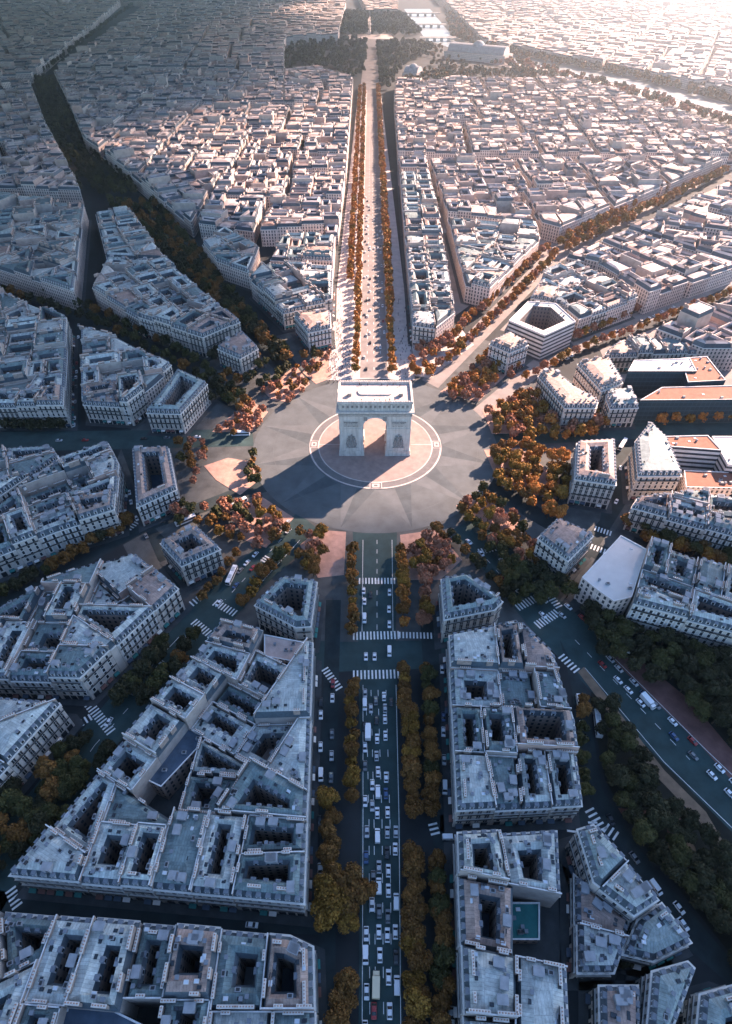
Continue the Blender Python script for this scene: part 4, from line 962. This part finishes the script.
# upper avenue, four long rows
for key, xs in (('inner row on the shadow side of the upper avenue', (356, 368, 0)), ('outer row on the shadow side of the upper avenue', (350, 276, 1)), ('inner row on the sunny side of the upper avenue', (392.5, 368, 0)), ('outer row on the sunny side of the upper avenue', (391, 300, 1))):
    x0, y0 = at(xs[0], xs[1], 5); 
    if xs[2]: x0 += 0
    n = int((1190-y0)/9.5)
    for k in range(n): TREES.append((x0+rnd.uniform(-.6, .6)+(8.0*0 if xs[2] else 0), y0+k*9.5+rnd.uniform(-1, 1), rnd.uniform(0.72, 0.9), rnd.choice((O_, O_, A_)), key))
# other avenues
for off in (0, 14):
    tline('copper avenue rows', [(432+off, 352+off*.7), (548+off*.6, 246+off*.5)], 22, (O_, O_, RU, A_), (0.85, 1.1), 1.5)
tline('far copper avenue rows', [(560, 244), (640, 200), (722, 162)], 46, (O_, O_, A_), (1.05, 1.35), 3)
tline('far copper avenue rows', [(566, 250), (650, 206), (728, 170)], 46, (O_, O_, A_), (1.05, 1.35), 3)
tline('tree row along the sunny side avenue', [(575, 338), (640, 306), (735, 268)], 24, (O_, RU, A_), (0.8, 1.0), 1.5)
tline('lower tree row along the sunny side avenue', [(520, 378), (585, 346), (660, 318), (735, 290)], 26, (O_, RU, A_), (0.7, 0.95), 1.5)
tline('tree row before the dark glass offices', [(655, 420), (735, 416), (780, 414)], 9, (A_, O_), (0.8, 0.95), .8)
tline('shaded tree row below the long white-dormered row', [(640, 532), (735, 566), (780, 580)], 13, (A_, OL, BR), (0.85, 1.1), 1.2)
tline('shaded tree row below the long white-dormered row', [(618, 520), (700, 545), (780, 570)], 8, (OL, BR), (0.8, 1), 1.2)
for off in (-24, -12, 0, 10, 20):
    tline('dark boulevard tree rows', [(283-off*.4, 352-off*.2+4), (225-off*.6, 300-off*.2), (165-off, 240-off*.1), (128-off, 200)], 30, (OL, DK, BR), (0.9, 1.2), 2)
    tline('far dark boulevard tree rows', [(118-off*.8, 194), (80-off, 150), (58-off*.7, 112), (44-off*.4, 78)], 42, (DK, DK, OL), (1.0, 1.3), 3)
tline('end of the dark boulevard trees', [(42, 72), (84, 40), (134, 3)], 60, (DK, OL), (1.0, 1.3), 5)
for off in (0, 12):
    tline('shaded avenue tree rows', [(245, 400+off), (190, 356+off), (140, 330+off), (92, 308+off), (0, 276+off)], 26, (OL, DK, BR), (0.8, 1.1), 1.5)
tline('tree row along the narrow street block', [(0, 425), (66, 424)], 7, (DK,), (0.8, 1), 1)
tline('tree row under the shaded block', [(132, 518), (70, 556), (0, 592), (-50, 615)], 18, (OL, DK, BR), (0.75, 1.0), 1.2)
tline('upper row along the lower diagonal avenue', [(168, 640), (150, 665), (126, 690), (112, 700)], 8, (OL, DK), (0.9, 1.1), 1.5)
tline('lower row along the lower diagonal avenue', [(196, 632), (170, 672), (140, 702)], 7, (OL, DK, BR), (0.85, 1.05), 1.5)
tpatch('dark grove beside the corner block', [(60, 740), (92, 735), (72, 790), (10, 860), (-30, 900), (-30, 830)], 16, (OL, DK, BR), (0.85, 1.15), 5)
tpatch('dark grove under the wedge block roofs', [(100, 745), (112, 748), (40, 845), (10, 872), (-10, 872)], 9, (OL, DK), (0.8, 1.05), 4.5)
# gardens round the roundabout
tpatch('garden beyond the two lone blocks', [(214, 505), (258, 496), (292, 520), (262, 552), (236, 540), (205, 520)], 20, (RU, RU, A_, OL, BR), (0.6, 0.95), 5)
tpatch('street trees round the parked buses', [(165, 500), (215, 492), (236, 500), (215, 520), (180, 520)], 9, (BR, RU, OL), (0.6, 0.9), 5)
tpatch('pink square edge', [(244, 448), (256, 446), (260, 478), (250, 480)], 6, (OL, BR), (0.5, 0.75), 3.5)
tpatch('green strip by the slim block', [(172, 440), (205, 438), (206, 455), (196, 480), (178, 490)], 8, (OL, BR, RU), (0.6, 0.85), 5)
tpatch('garden beside the level avenue', [(212, 432), (250, 398), (268, 412), (252, 430)], 14, (RU, RU, BR), (0.55, 0.8), 4.5)
tpatch('garden below the dark boulevard', [(262, 388), (298, 364), (308, 384), (286, 400)], 14, (RU, RU, O_, BR), (0.5, 0.75), 4.5)
tpatch('corner garden by the small mansion', [(300, 350), (330, 344), (328, 362), (306, 376)], 9, (RU, BR, OL), (0.55, 0.8), 4.5)
tpatch('grove at the boulevard mouth', [(215, 350), (260, 350), (300, 362), (256, 398), (205, 420), (205, 380)], 22, (OL, DK, BR), (0.8, 1.1), 5.5)
tpatch('gravel garden at the lower avenue corner', [(300, 530), (322, 528), (330, 552), (312, 572), (296, 552)], 9, (A_, BR, RU), (0.6, 0.9), 4.5)
tline('row beside the lower diagonal avenue mouth', [(290, 545), (262, 575), (240, 605)], 7, (BR, A_, OL), (0.7, 0.95), 1)
tline('hedge row by the lone notched block', [(238, 548), (215, 580), (196, 600)], 6, (OL, BR), (0.6, 0.8), 1)
tpatch('pink garden across the lower avenue', [(412, 540), (440, 528), (462, 556), (440, 572), (412, 572)], 13, (RU, A_, BR, RU), (0.65, 0.95), 5)
tline('row behind the notched mansion', [(448, 528), (470, 552), (500, 585), (520, 606)], 9, (OL, BR, DK), (0.65, 0.85), 1)
tpatch('garden above the lower sunny avenue', [(458, 508), (484, 486), (512, 505), (540, 560), (520, 585), (484, 540)], 28, (BR, OL, A_, RU), (0.75, 1.05), 5.5)
tpatch('grove below the lone sunny block', [(500, 560), (535, 565), (575, 590), (540, 600), (510, 590)], 12, (DK, OL), (0.85, 1.1), 5.5)
tpatch('copper grove before the curved mansion', [(486, 448), (520, 442), (566, 458), (568, 490), (560, 520), (500, 486)], 30, (O_, A_, A_, BR), (0.85, 1.15), 6)
tpatch('copper garden at the roundabout edge', [(484, 408), (540, 384), (600, 415), (612, 430), (540, 438), (492, 436)], 40, (A_, O_, BR, RU), (0.85, 1.15), 6)
tpatch('russet garden between the sunny avenues', [(438, 392), (492, 350), (522, 366), (478, 402)], 24, (RU, O_, A_), (0.7, 1.05), 5.5)
tpatch('russet corner garden of the upper avenue', [(410, 372), (414, 345), (460, 328), (466, 342), (428, 374)], 18, (RU, RU, O_), (0.65, 0.95), 5)
# park at the lower right
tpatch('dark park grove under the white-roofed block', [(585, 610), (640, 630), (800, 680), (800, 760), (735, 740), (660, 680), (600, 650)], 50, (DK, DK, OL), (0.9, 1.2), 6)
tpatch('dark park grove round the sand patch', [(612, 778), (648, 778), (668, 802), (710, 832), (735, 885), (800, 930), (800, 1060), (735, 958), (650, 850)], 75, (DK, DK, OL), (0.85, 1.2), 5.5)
tpatch('dark lawn strip between the park roads', [(594, 696), (612, 705), (660, 776), (640, 790), (610, 776)], 12, (DK, DK, OL), (0.7, 1.0), 5.5)
tline('street trees by the court block', [(582, 690), (584, 745), (588, 800)], 7, (BR, OL), (0.6, 0.8), .8)
tpatch('dark courtyard grove by the slanting row', [(576, 880), (600, 890), (640, 930), (630, 970), (590, 960)], 8, (DK,), (0.7, 0.95), 5)
# far parks and river banks
FAR = []
def fpatch(poly, n, kinds, size=(1.0, 1.5)):
    P = poly_at(poly, 5); bb = [min(q[0] for q in P), max(q[0] for q in P), min(q[1] for q in P), max(q[1] for q in P)]; k = 0
    for _ in range(n*6):
        if k >= n: break
        x, y = rnd.uniform(*bb[:2]), rnd.uniform(*bb[2:])
        if inside((x, y), P): FAR.append((x, y, rnd.uniform(*size), rnd.choice(kinds))); k += 1
fpatch([(274, 62), (290, 48), (318, 44), (330, 38), (367, 38), (364, 72), (350, 78), (330, 66), (300, 66)], 300, (DK, DK, OL), (0.8, 1.5))
fpatch([(380, 92), (376, 42), (420, 42), (436, 47), (420, 56), (402, 66), (388, 92)], 300, (DK, OL, DK), (0.8, 1.5))
fpatch([(240, 66), (262, 48), (300, 36), (320, 36), (300, 62), (262, 74)], 90, (DK, OL), (0.8, 1.3)); fpatch([(262, 90), (258, 60), (280, 36), (300, 36), (352, 92)], 90, (DK, OL), (0.7, 1.2)); fpatch([(400, 100), (430, 46), (452, 46), (470, 70), (450, 100)], 90, (DK, OL, BR), (0.7, 1.2)); fpatch([(444, 78), (438, 66), (520, 70), (600, 82), (636, 92), (560, 78)], 160, (OL, BR, DK), (0.8, 1.2)); fpatch([(398, 94), (402, 76), (440, 70), (446, 80), (440, 96)], 130, (DK, OL, BR), (0.9, 1.3)); fpatch([(336, 34), (345, 12), (368, 12), (367, 34)], 330, (DK, OL), (0.9, 1.6)); fpatch([(372, 34), (370, 12), (402, 12), (424, 34)], 330, (DK, OL), (0.9, 1.6))
fpatch([(452, 36), (445, 14), (456, 14), (500, 42), (600, 62), (740, 96), (740, 106), (630, 76), (540, 60), (475, 44)], 800, (DK, OL, BR), (1.0, 1.6))
fpatch([(440, 48), (520, 60), (640, 90), (740, 122), (740, 128), (640, 98), (520, 70)], 350, (BR, OL, RU), (0.9, 1.3))
fpatch([(0, 80), (0, 190), (90, 190), (60, 110)], 60, (DK,)); fpatch([(131, 174), (340, 174), (338, 105), (80, 105)], 90, (DK, OL)); fpatch([(440, 210), (730, 150), (730, 130), (420, 110)], 130, (OL, BR, O_), (0.7, 1.0))

def tview(t):
    q = pix(t[0], t[1], 6)
    if q is None: return 0
    return (1 if -20 < q[0] < 752 and -10 < q[1] < 1044 else 0.03)*t[2]/q[2]
TREES.sort(key=lambda t: -tview(t))
NAMEK = {O_: 'orange', A_: 'amber', RU: 'russet', BR: 'brown', OL: 'olive', DK: 'dark'}
def put_tree(x, y, s, kind, key):
    root = link('tree', None, loc=(x, y, 0.05), rz=rnd.uniform(0, 6.28), sc=(s, s, s*rnd.uniform(0.88, 1.08)))
    root['category'] = 'tree'; root['group'] = 'trees: '+key
    link('trunk', TRUNK, root); link('crown', CROWN[kind, rnd.randrange(3)], root, (0, 0, 6.6))
    register(('tree', key), root, NAMEK[kind]+' tree, {o} from the arch in the '+key, (x, y))
for t_ in TREES[:300]: put_tree(*t_)
def bulk(name, items, label):
    V, F, Mi, base = [], [], [], 0
    rr = np.random.RandomState(5)
    for ii, (x, y, s, kind) in enumerate(items):
        v, f = (MIDC if ii < 700 else LOWC)[kind][rr.randint(3)]; a = rr.uniform(0, 6.28); ca, sa = math.cos(a), math.sin(a)
        w = np.stack([x+s*(v[:, 0]*ca-v[:, 1]*sa), y+s*(v[:, 0]*sa+v[:, 1]*ca), s*(6.4+v[:, 2])], 1)
        V.append(w); F.append(f+base); Mi.append(np.full(len(f), KINDS.index(kind))); base += len(v)
    V = np.concatenate(V); F = np.concatenate(F); Mi = np.concatenate(Mi)
    me = bpy.data.meshes.new(name); me.vertices.add(len(V)); me.vertices.foreach_set('co', V.astype(np.float32).ravel())
    me.loops.add(F.size); me.loops.foreach_set('vertex_index', F.astype(np.int32).ravel())
    me.polygons.add(len(F)); me.polygons.foreach_set('loop_start', np.arange(0, F.size, 4, dtype=np.int32)); me.polygons.foreach_set('loop_total', np.full(len(F), 4, dtype=np.int32))
    for k in KINDS: me.materials.append(M['leaf_'+k])
    me.polygons.foreach_set('material_index', Mi.astype(np.int32)); me.update(calc_edges=True); me.validate()
    return tag(link(name, me), label, 'trees', kind='stuff')
bulk('distant_trees', [t_[:4] for t_ in TREES[300:]]+FAR, 'masses of smaller trees along the avenues, far gardens and river banks')

# ------------------------------------------------------------------ vehicles
def loft(b, secs, m):
    """closed strip of cross-sections along y; each section is a list of (x, z)"""
    n = len(secs[0][1]); vs = [(x, y, z) for y, pr in secs for x, z in pr]
    fs = [(k*n+i, k*n+(i+1) % n, (k+1)*n+(i+1) % n, (k+1)*n+i) for k in range(len(secs)-1) for i in range(n)]
    b.shared(vs, fs+[tuple(range(n))[::-1], tuple(range((len(secs)-1)*n, len(secs)*n))], m)
def box_sec(w, z0, z1, c=0.1): return [(-w, z0), (w, z0), (w+0.03, z0+(z1-z0)*0.5), (w-c, z1), (-w+c, z1), (-w-0.03, z0+(z1-z0)*0.5)]
def wheel_mesh():
    b = MB(); N = 10; vs = [(x, 0.33*math.cos(2*math.pi*k/N), 0.33*math.sin(2*math.pi*k/N)) for x in (-0.11, 0.11) for k in range(N)]
    b.shared(vs, [(k, (k+1) % N, N+(k+1) % N, N+k) for k in range(N)]+[tuple(range(N)), tuple(range(N, 2*N))], 'tyre'); return b.mesh('wheel')
WHEEL = wheel_mesh(); VEH = {}
def vehicle_meshes(kind, col):
    if (kind, col) in VEH: return VEH[kind, col]
    m = 'car_'+col; b, g_ = MB(), MB()
    if kind == 'car':
        loft(b, [(-2.15, box_sec(0.78, 0.35, 0.72)), (-1.95, box_sec(0.86, 0.28, 0.86)), (-0.9, box_sec(0.88, 0.25, 0.95)), (1.0, box_sec(0.88, 0.25, 0.98)), (1.9, box_sec(0.86, 0.28, 0.92)), (2.12, box_sec(0.8, 0.38, 0.8))], m)
        loft(b, [(-0.35, box_sec(0.62, 1.36, 1.43)), (0.4, box_sec(0.64, 1.36, 1.46)), (1.15, box_sec(0.6, 1.34, 1.4))], m)
        loft(g_, [(-1.2, box_sec(0.74, 0.90, 0.96)), (-0.4, box_sec(0.68, 0.95, 1.38)), (1.15, box_sec(0.66, 0.96, 1.36)), (1.75, box_sec(0.7, 0.94, 0.99))], 'glass_car'); w = (0.8, 1.35)
    elif kind == 'van':
        loft(b, [(-2.6, box_sec(0.85, 0.35, 1.0)), (-2.4, box_sec(0.95, 0.3, 1.15)), (-1.75, box_sec(0.97, 0.3, 1.3)), (-1.2, box_sec(0.95, 0.3, 2.2)), (2.5, box_sec(0.95, 0.3, 2.25)), (2.6, box_sec(0.9, 0.4, 2.15))], m)
        loft(g_, [(-1.86, box_sec(0.86, 1.3, 1.36)), (-1.3, box_sec(0.88, 1.35, 2.12))], 'glass_car'); g_.box((0, -0.7, 1.7), (1.96, 0.9, 0.6), 'glass_car'); w = (0.88, 1.7)
    elif kind == 'truck':
        b.box((0, 0.9, 1.9), (2.4, 5.6, 2.6), m, 0, True); b.box((0, 0.4, 0.5), (1.6, 7.0, 0.3), 'iron', 0, True)
        loft(b, [(-3.7, box_sec(1.0, 0.5, 1.5)), (-3.3, box_sec(1.08, 0.45, 2.4)), (-2.1, box_sec(1.08, 0.45, 2.5))], m); g_.box((0, -3.35, 1.85), (1.9, 0.5, 0.7), 'glass_car'); w = (1.0, 2.4)
    else:
        loft(b, [(-6.0, box_sec(1.2, 0.4, 2.7, 0.15)), (-5.85, box_sec(1.25, 0.35, 3.0, 0.15)), (5.85, box_sec(1.25, 0.35, 3.0, 0.15)), (6.0, box_sec(1.2, 0.4, 2.8, 0.15))], m)
        b.box((0, -2, 3.1), (1.5, 2.2, 0.25), 'car_silver'); b.box((0, 3, 3.1), (1.5, 2.6, 0.25), 'car_silver')
        g_.box((0, 0, 1.95), (2.6, 11.2, 0.95), 'glass_car'); g_.box((0, -5.95, 1.7), (2.2, 0.2, 1.5), 'glass_car'); w = (1.15, 3.9)
    VEH[kind, col] = (b.mesh('body'), g_.mesh('windows'), w); return VEH[kind, col]
n_car = 0; USED = []
def vehicle(kind, col, x, y, rz, key, z=0.06):
    global n_car
    if any((x-a)**2+(y-c)**2 < 7.8 for a, c in USED): return
    USED.append((x, y)); n_car += 1
    body, win, w = vehicle_meshes(kind, col); root = link({'car': 'car', 'van': 'van', 'truck': 'truck', 'bus': 'bus'}[kind], None, loc=(x, y, z), rz=rz)
    root['category'] = kind; root['group'] = 'vehicles: '+key
    link('body', body, root); link('window_band', win, root)
    if math.hypot(x-CAM_X, y-CAM_Y) < 330:
        s = 1.0 if kind in ('car', 'van') else 1.45
        for sx in (-1, 1):
            for sy in (-1, 1): link('wheel', WHEEL, root, (sx*w[0], sy*w[1], 0.33*s), 0, (s, s, s))
    register(('vehicle', key), root, col+' '+kind+', {o} from the arch '+key, (x, y))
COLS = ['white']*12+['silver']*4+['grey']*3+['black']*4+['blue', 'red']
def traffic(key, pts, spacing, fill=0.8, jit=0.35, kinds=('car',)*9+('van',), rev=False, z=0.06):
    W_ = [at(*p) for p in pts]
    for a, b in zip(W_, W_[1:]):
        L = math.hypot(b[0]-a[0], b[1]-a[1]); u = ((b[0]-a[0])/L, (b[1]-a[1])/L); s = rnd.uniform(1, spacing)
        while s < L-2:
            if rnd.random() < fill:
                k = rnd.choice(kinds); x, y = a[0]+u[0]*s+rnd.uniform(-jit, jit), a[1]+u[1]*s+rnd.uniform(-jit, jit)
                c = rnd.choice(COLS) if k == 'car' else 'white'
                vehicle(k, c, x, y, math.atan2(u[1], u[0])+math.pi/2+(math.pi if rev else 0), key, z)
                if k != 'car': s += 2
            s += spacing*rnd.uniform(0.85, 1.5)
K1 = 'in the shadow-side lanes of the lower avenue'; K2 = 'in the sunny-side lanes of the lower avenue'
def one(kind, col, p, q, key):
    a, b = at(*p), at(*q); vehicle(kind, col, a[0], a[1], math.atan2(b[1]-a[1], b[0]-a[0])+math.pi/2, key)
one('truck', 'white', (368, 733), (370, 600), K1); one('truck', 'cream', (376, 985), (378, 850), K1); one('bus', 'white', (241, 435), (200, 436), 'on the level avenue beside the gardens')
for p, q in (((232, 577), (226, 590)), ((220, 514), (240, 505)), ((186, 522), (210, 512)), ((238, 505), (252, 498))): one('bus', 'white', p, q, 'near the pink square and its side avenue')
one('bus', 'white', (622, 446), (612, 462), 'on the ring street below the glass offices'); one('van', 'white', (624, 651), (640, 656), 'beside the park tunnel ramp'); one('truck', 'white', (647, 703), (655, 712), 'in the park avenue queue')
one('van', 'white', (449, 838), (460, 838), 'at the bottom cross street'); one('bus', 'white', (597, 725), (594, 700), 'on the park side road')
for xs, f in (((365, 366, 366), .55), ((370, 372, 373), .8)): traffic(K1, [(xs[0], 690), (xs[1], 820), (xs[2], 1040)], 6.2, f+.1)
for xs, f in (((376, 378, 380), .85), ((384, 387, 389), .85), ((391, 395, 397), .5)): traffic(K2, [(xs[0], 690), (xs[1], 820), (xs[2], 1040)], 6.2, f+.1, rev=True)
for x in (366, 374, 384, 390): traffic('between the two crossings of the lower avenue', [(x, 645), (x, 665)], 7, .5)
for x in (364, 371, 383, 389): traffic('queued below the roundabout on the lower avenue', [(x, 588), (x, 630)], 7.5, .45)
traffic('parked on the shadow-side service road', [(333, 680), (331, 800)], 6.5, .7, .15); traffic('parked on the shadow-side service road', [(321, 690), (320, 905)], 6.5, .45, .15)
traffic('parked on the sunny-side service road', [(442, 660), (445, 800), (452, 1030)], 8, .5, .15)
traffic('in the lower diagonal avenue', [(298, 522), (275, 545), (212, 612), (120, 708), (20, 850)], 11, .5)
traffic('parked along the lower diagonal avenue', [(290, 520), (262, 548), (232, 580)], 6.2, .7, .2); traffic('parked along the lower diagonal avenue', [(112, 722), (90, 752), (40, 820)], 8, .4)
traffic('in the park avenue queue', [(592, 655), (655, 718), (735, 800)], 6.5, .85, .3); traffic('in the second queue of the park avenue', [(600, 650), (664, 714), (740, 790)], 6.5, .7, .3)
traffic('in the sunny lower avenue', [(462, 535), (500, 575), (560, 632)], 8, .6); traffic('in the sunny lower avenue', [(476, 535), (520, 580), (590, 640)], 8, .5)
traffic('on the park side road', [(576, 690), (592, 780), (620, 840), (690, 935)], 8, .6, .3); traffic('parked beside the dark park', [(628, 845), (668, 895), (702, 938)], 6.3, .75, .2)
traffic('parked in the tree-dark lane by the white-roofed block', [(560, 600), (592, 628), (605, 646)], 6.5, .8, .4)
traffic('in the narrow shaded street', [(74, 430), (80, 300), (87, 215)], 9, .6, .2); traffic('on the level avenue', [(10, 442), (130, 440), (235, 436)], 14, .4)
traffic('in the sunny side avenue', [(545, 372), (600, 340), (690, 300)], 7.5, .6); traffic('in the copper tree avenue', [(446, 368), (480, 330), (560, 255)], 9, .6)
traffic('in the street by the slim block', [(126, 470), (132, 510), (150, 545)], 9, .6); traffic('in the ring street on the sunny side', [(620, 460), (618, 500), (600, 535)], 10, .5)
traffic('in the dark bottom street', [(90, 916), (180, 920), (300, 930)], 10, .4); traffic('in the bottom cross street', [(460, 822), (570, 818)], 10, .4)
for x0, f in ((364, .6), (366.5, .5), (370, .4), (377, .45), (381, .5), (385, .6)):
    a = at(x0, 368); 
    for k in range(26):
        if n_car < 300 and rnd.random() < f*0.75: vehicle('car', rnd.choice(COLS), a[0]+rnd.uniform(-.5, .5), a[1]+k*16+rnd.uniform(-7, 7), 0 if x0 > 374 else math.pi, 'on the pale upper avenue')

# people on the wide walks of the upper avenue: a crowd of specks
def person(b, x, y, z, a, m):
    b.box((x, y, z+0.42), (0.3, 0.26, 0.84), 'cloth', a); b.box((x, y, z+1.13), (0.44, 0.28, 0.6), m, a); b.box((x, y, z+1.58), (0.2, 0.22, 0.26), 'skin', a)
b = MB()
for k in range(520):
    px_, py_ = (rnd.uniform(328, 350), rnd.uniform(318, 384)) if k < 300 else (rnd.uniform(398, 414), rnd.uniform(300, 384)) if k < 380 else (rnd.uniform(338, 353), rnd.uniform(180, 318))
    x, y = at(px_, py_); person(b, x, y, 0.05, rnd.uniform(0, 3), rnd.choice(('cloth', 'cloth', 'car_blue', 'car_grey', 'car_white')))
tag(link('crowd', b.mesh('crowd')), 'specks of strollers on the pale walks of the upper avenue', 'crowd', kind='stuff')
pm = MB(); person(pm, 0, 0, 0, 0, 'cloth'); PM = pm.mesh('person')
for k in range(14):
    x, y = rnd.uniform(-19, 19), rnd.choice((-1, 1))*rnd.uniform(7.2, 9)
    tag(link('person', PM, None, (ARC[0]+x, ARC[1]+y, 39.65), rnd.uniform(0, 6)), 'visitor in dark clothes standing on the roof terrace of the arch', 'person', 'visitors on the arch roof')

# ------------------------------------------------------------------ labels
for key, items in REG.items():
    for i, (d, k, o, fmt) in enumerate(sorted(items, key=lambda q: q[:2])): o['label'] = fmt.format(o=ordinal(i+1))
0 and print('LONG', {o['label'] for o in bpy.data.objects if o.get('label') and len(o['label'].split()) > 16})
print('houses', n_ind, 'parcels', len(PARCELS), 'trees', len(TREES), len(FAR), 'vehicles', n_car, 'objects', len(bpy.data.objects))
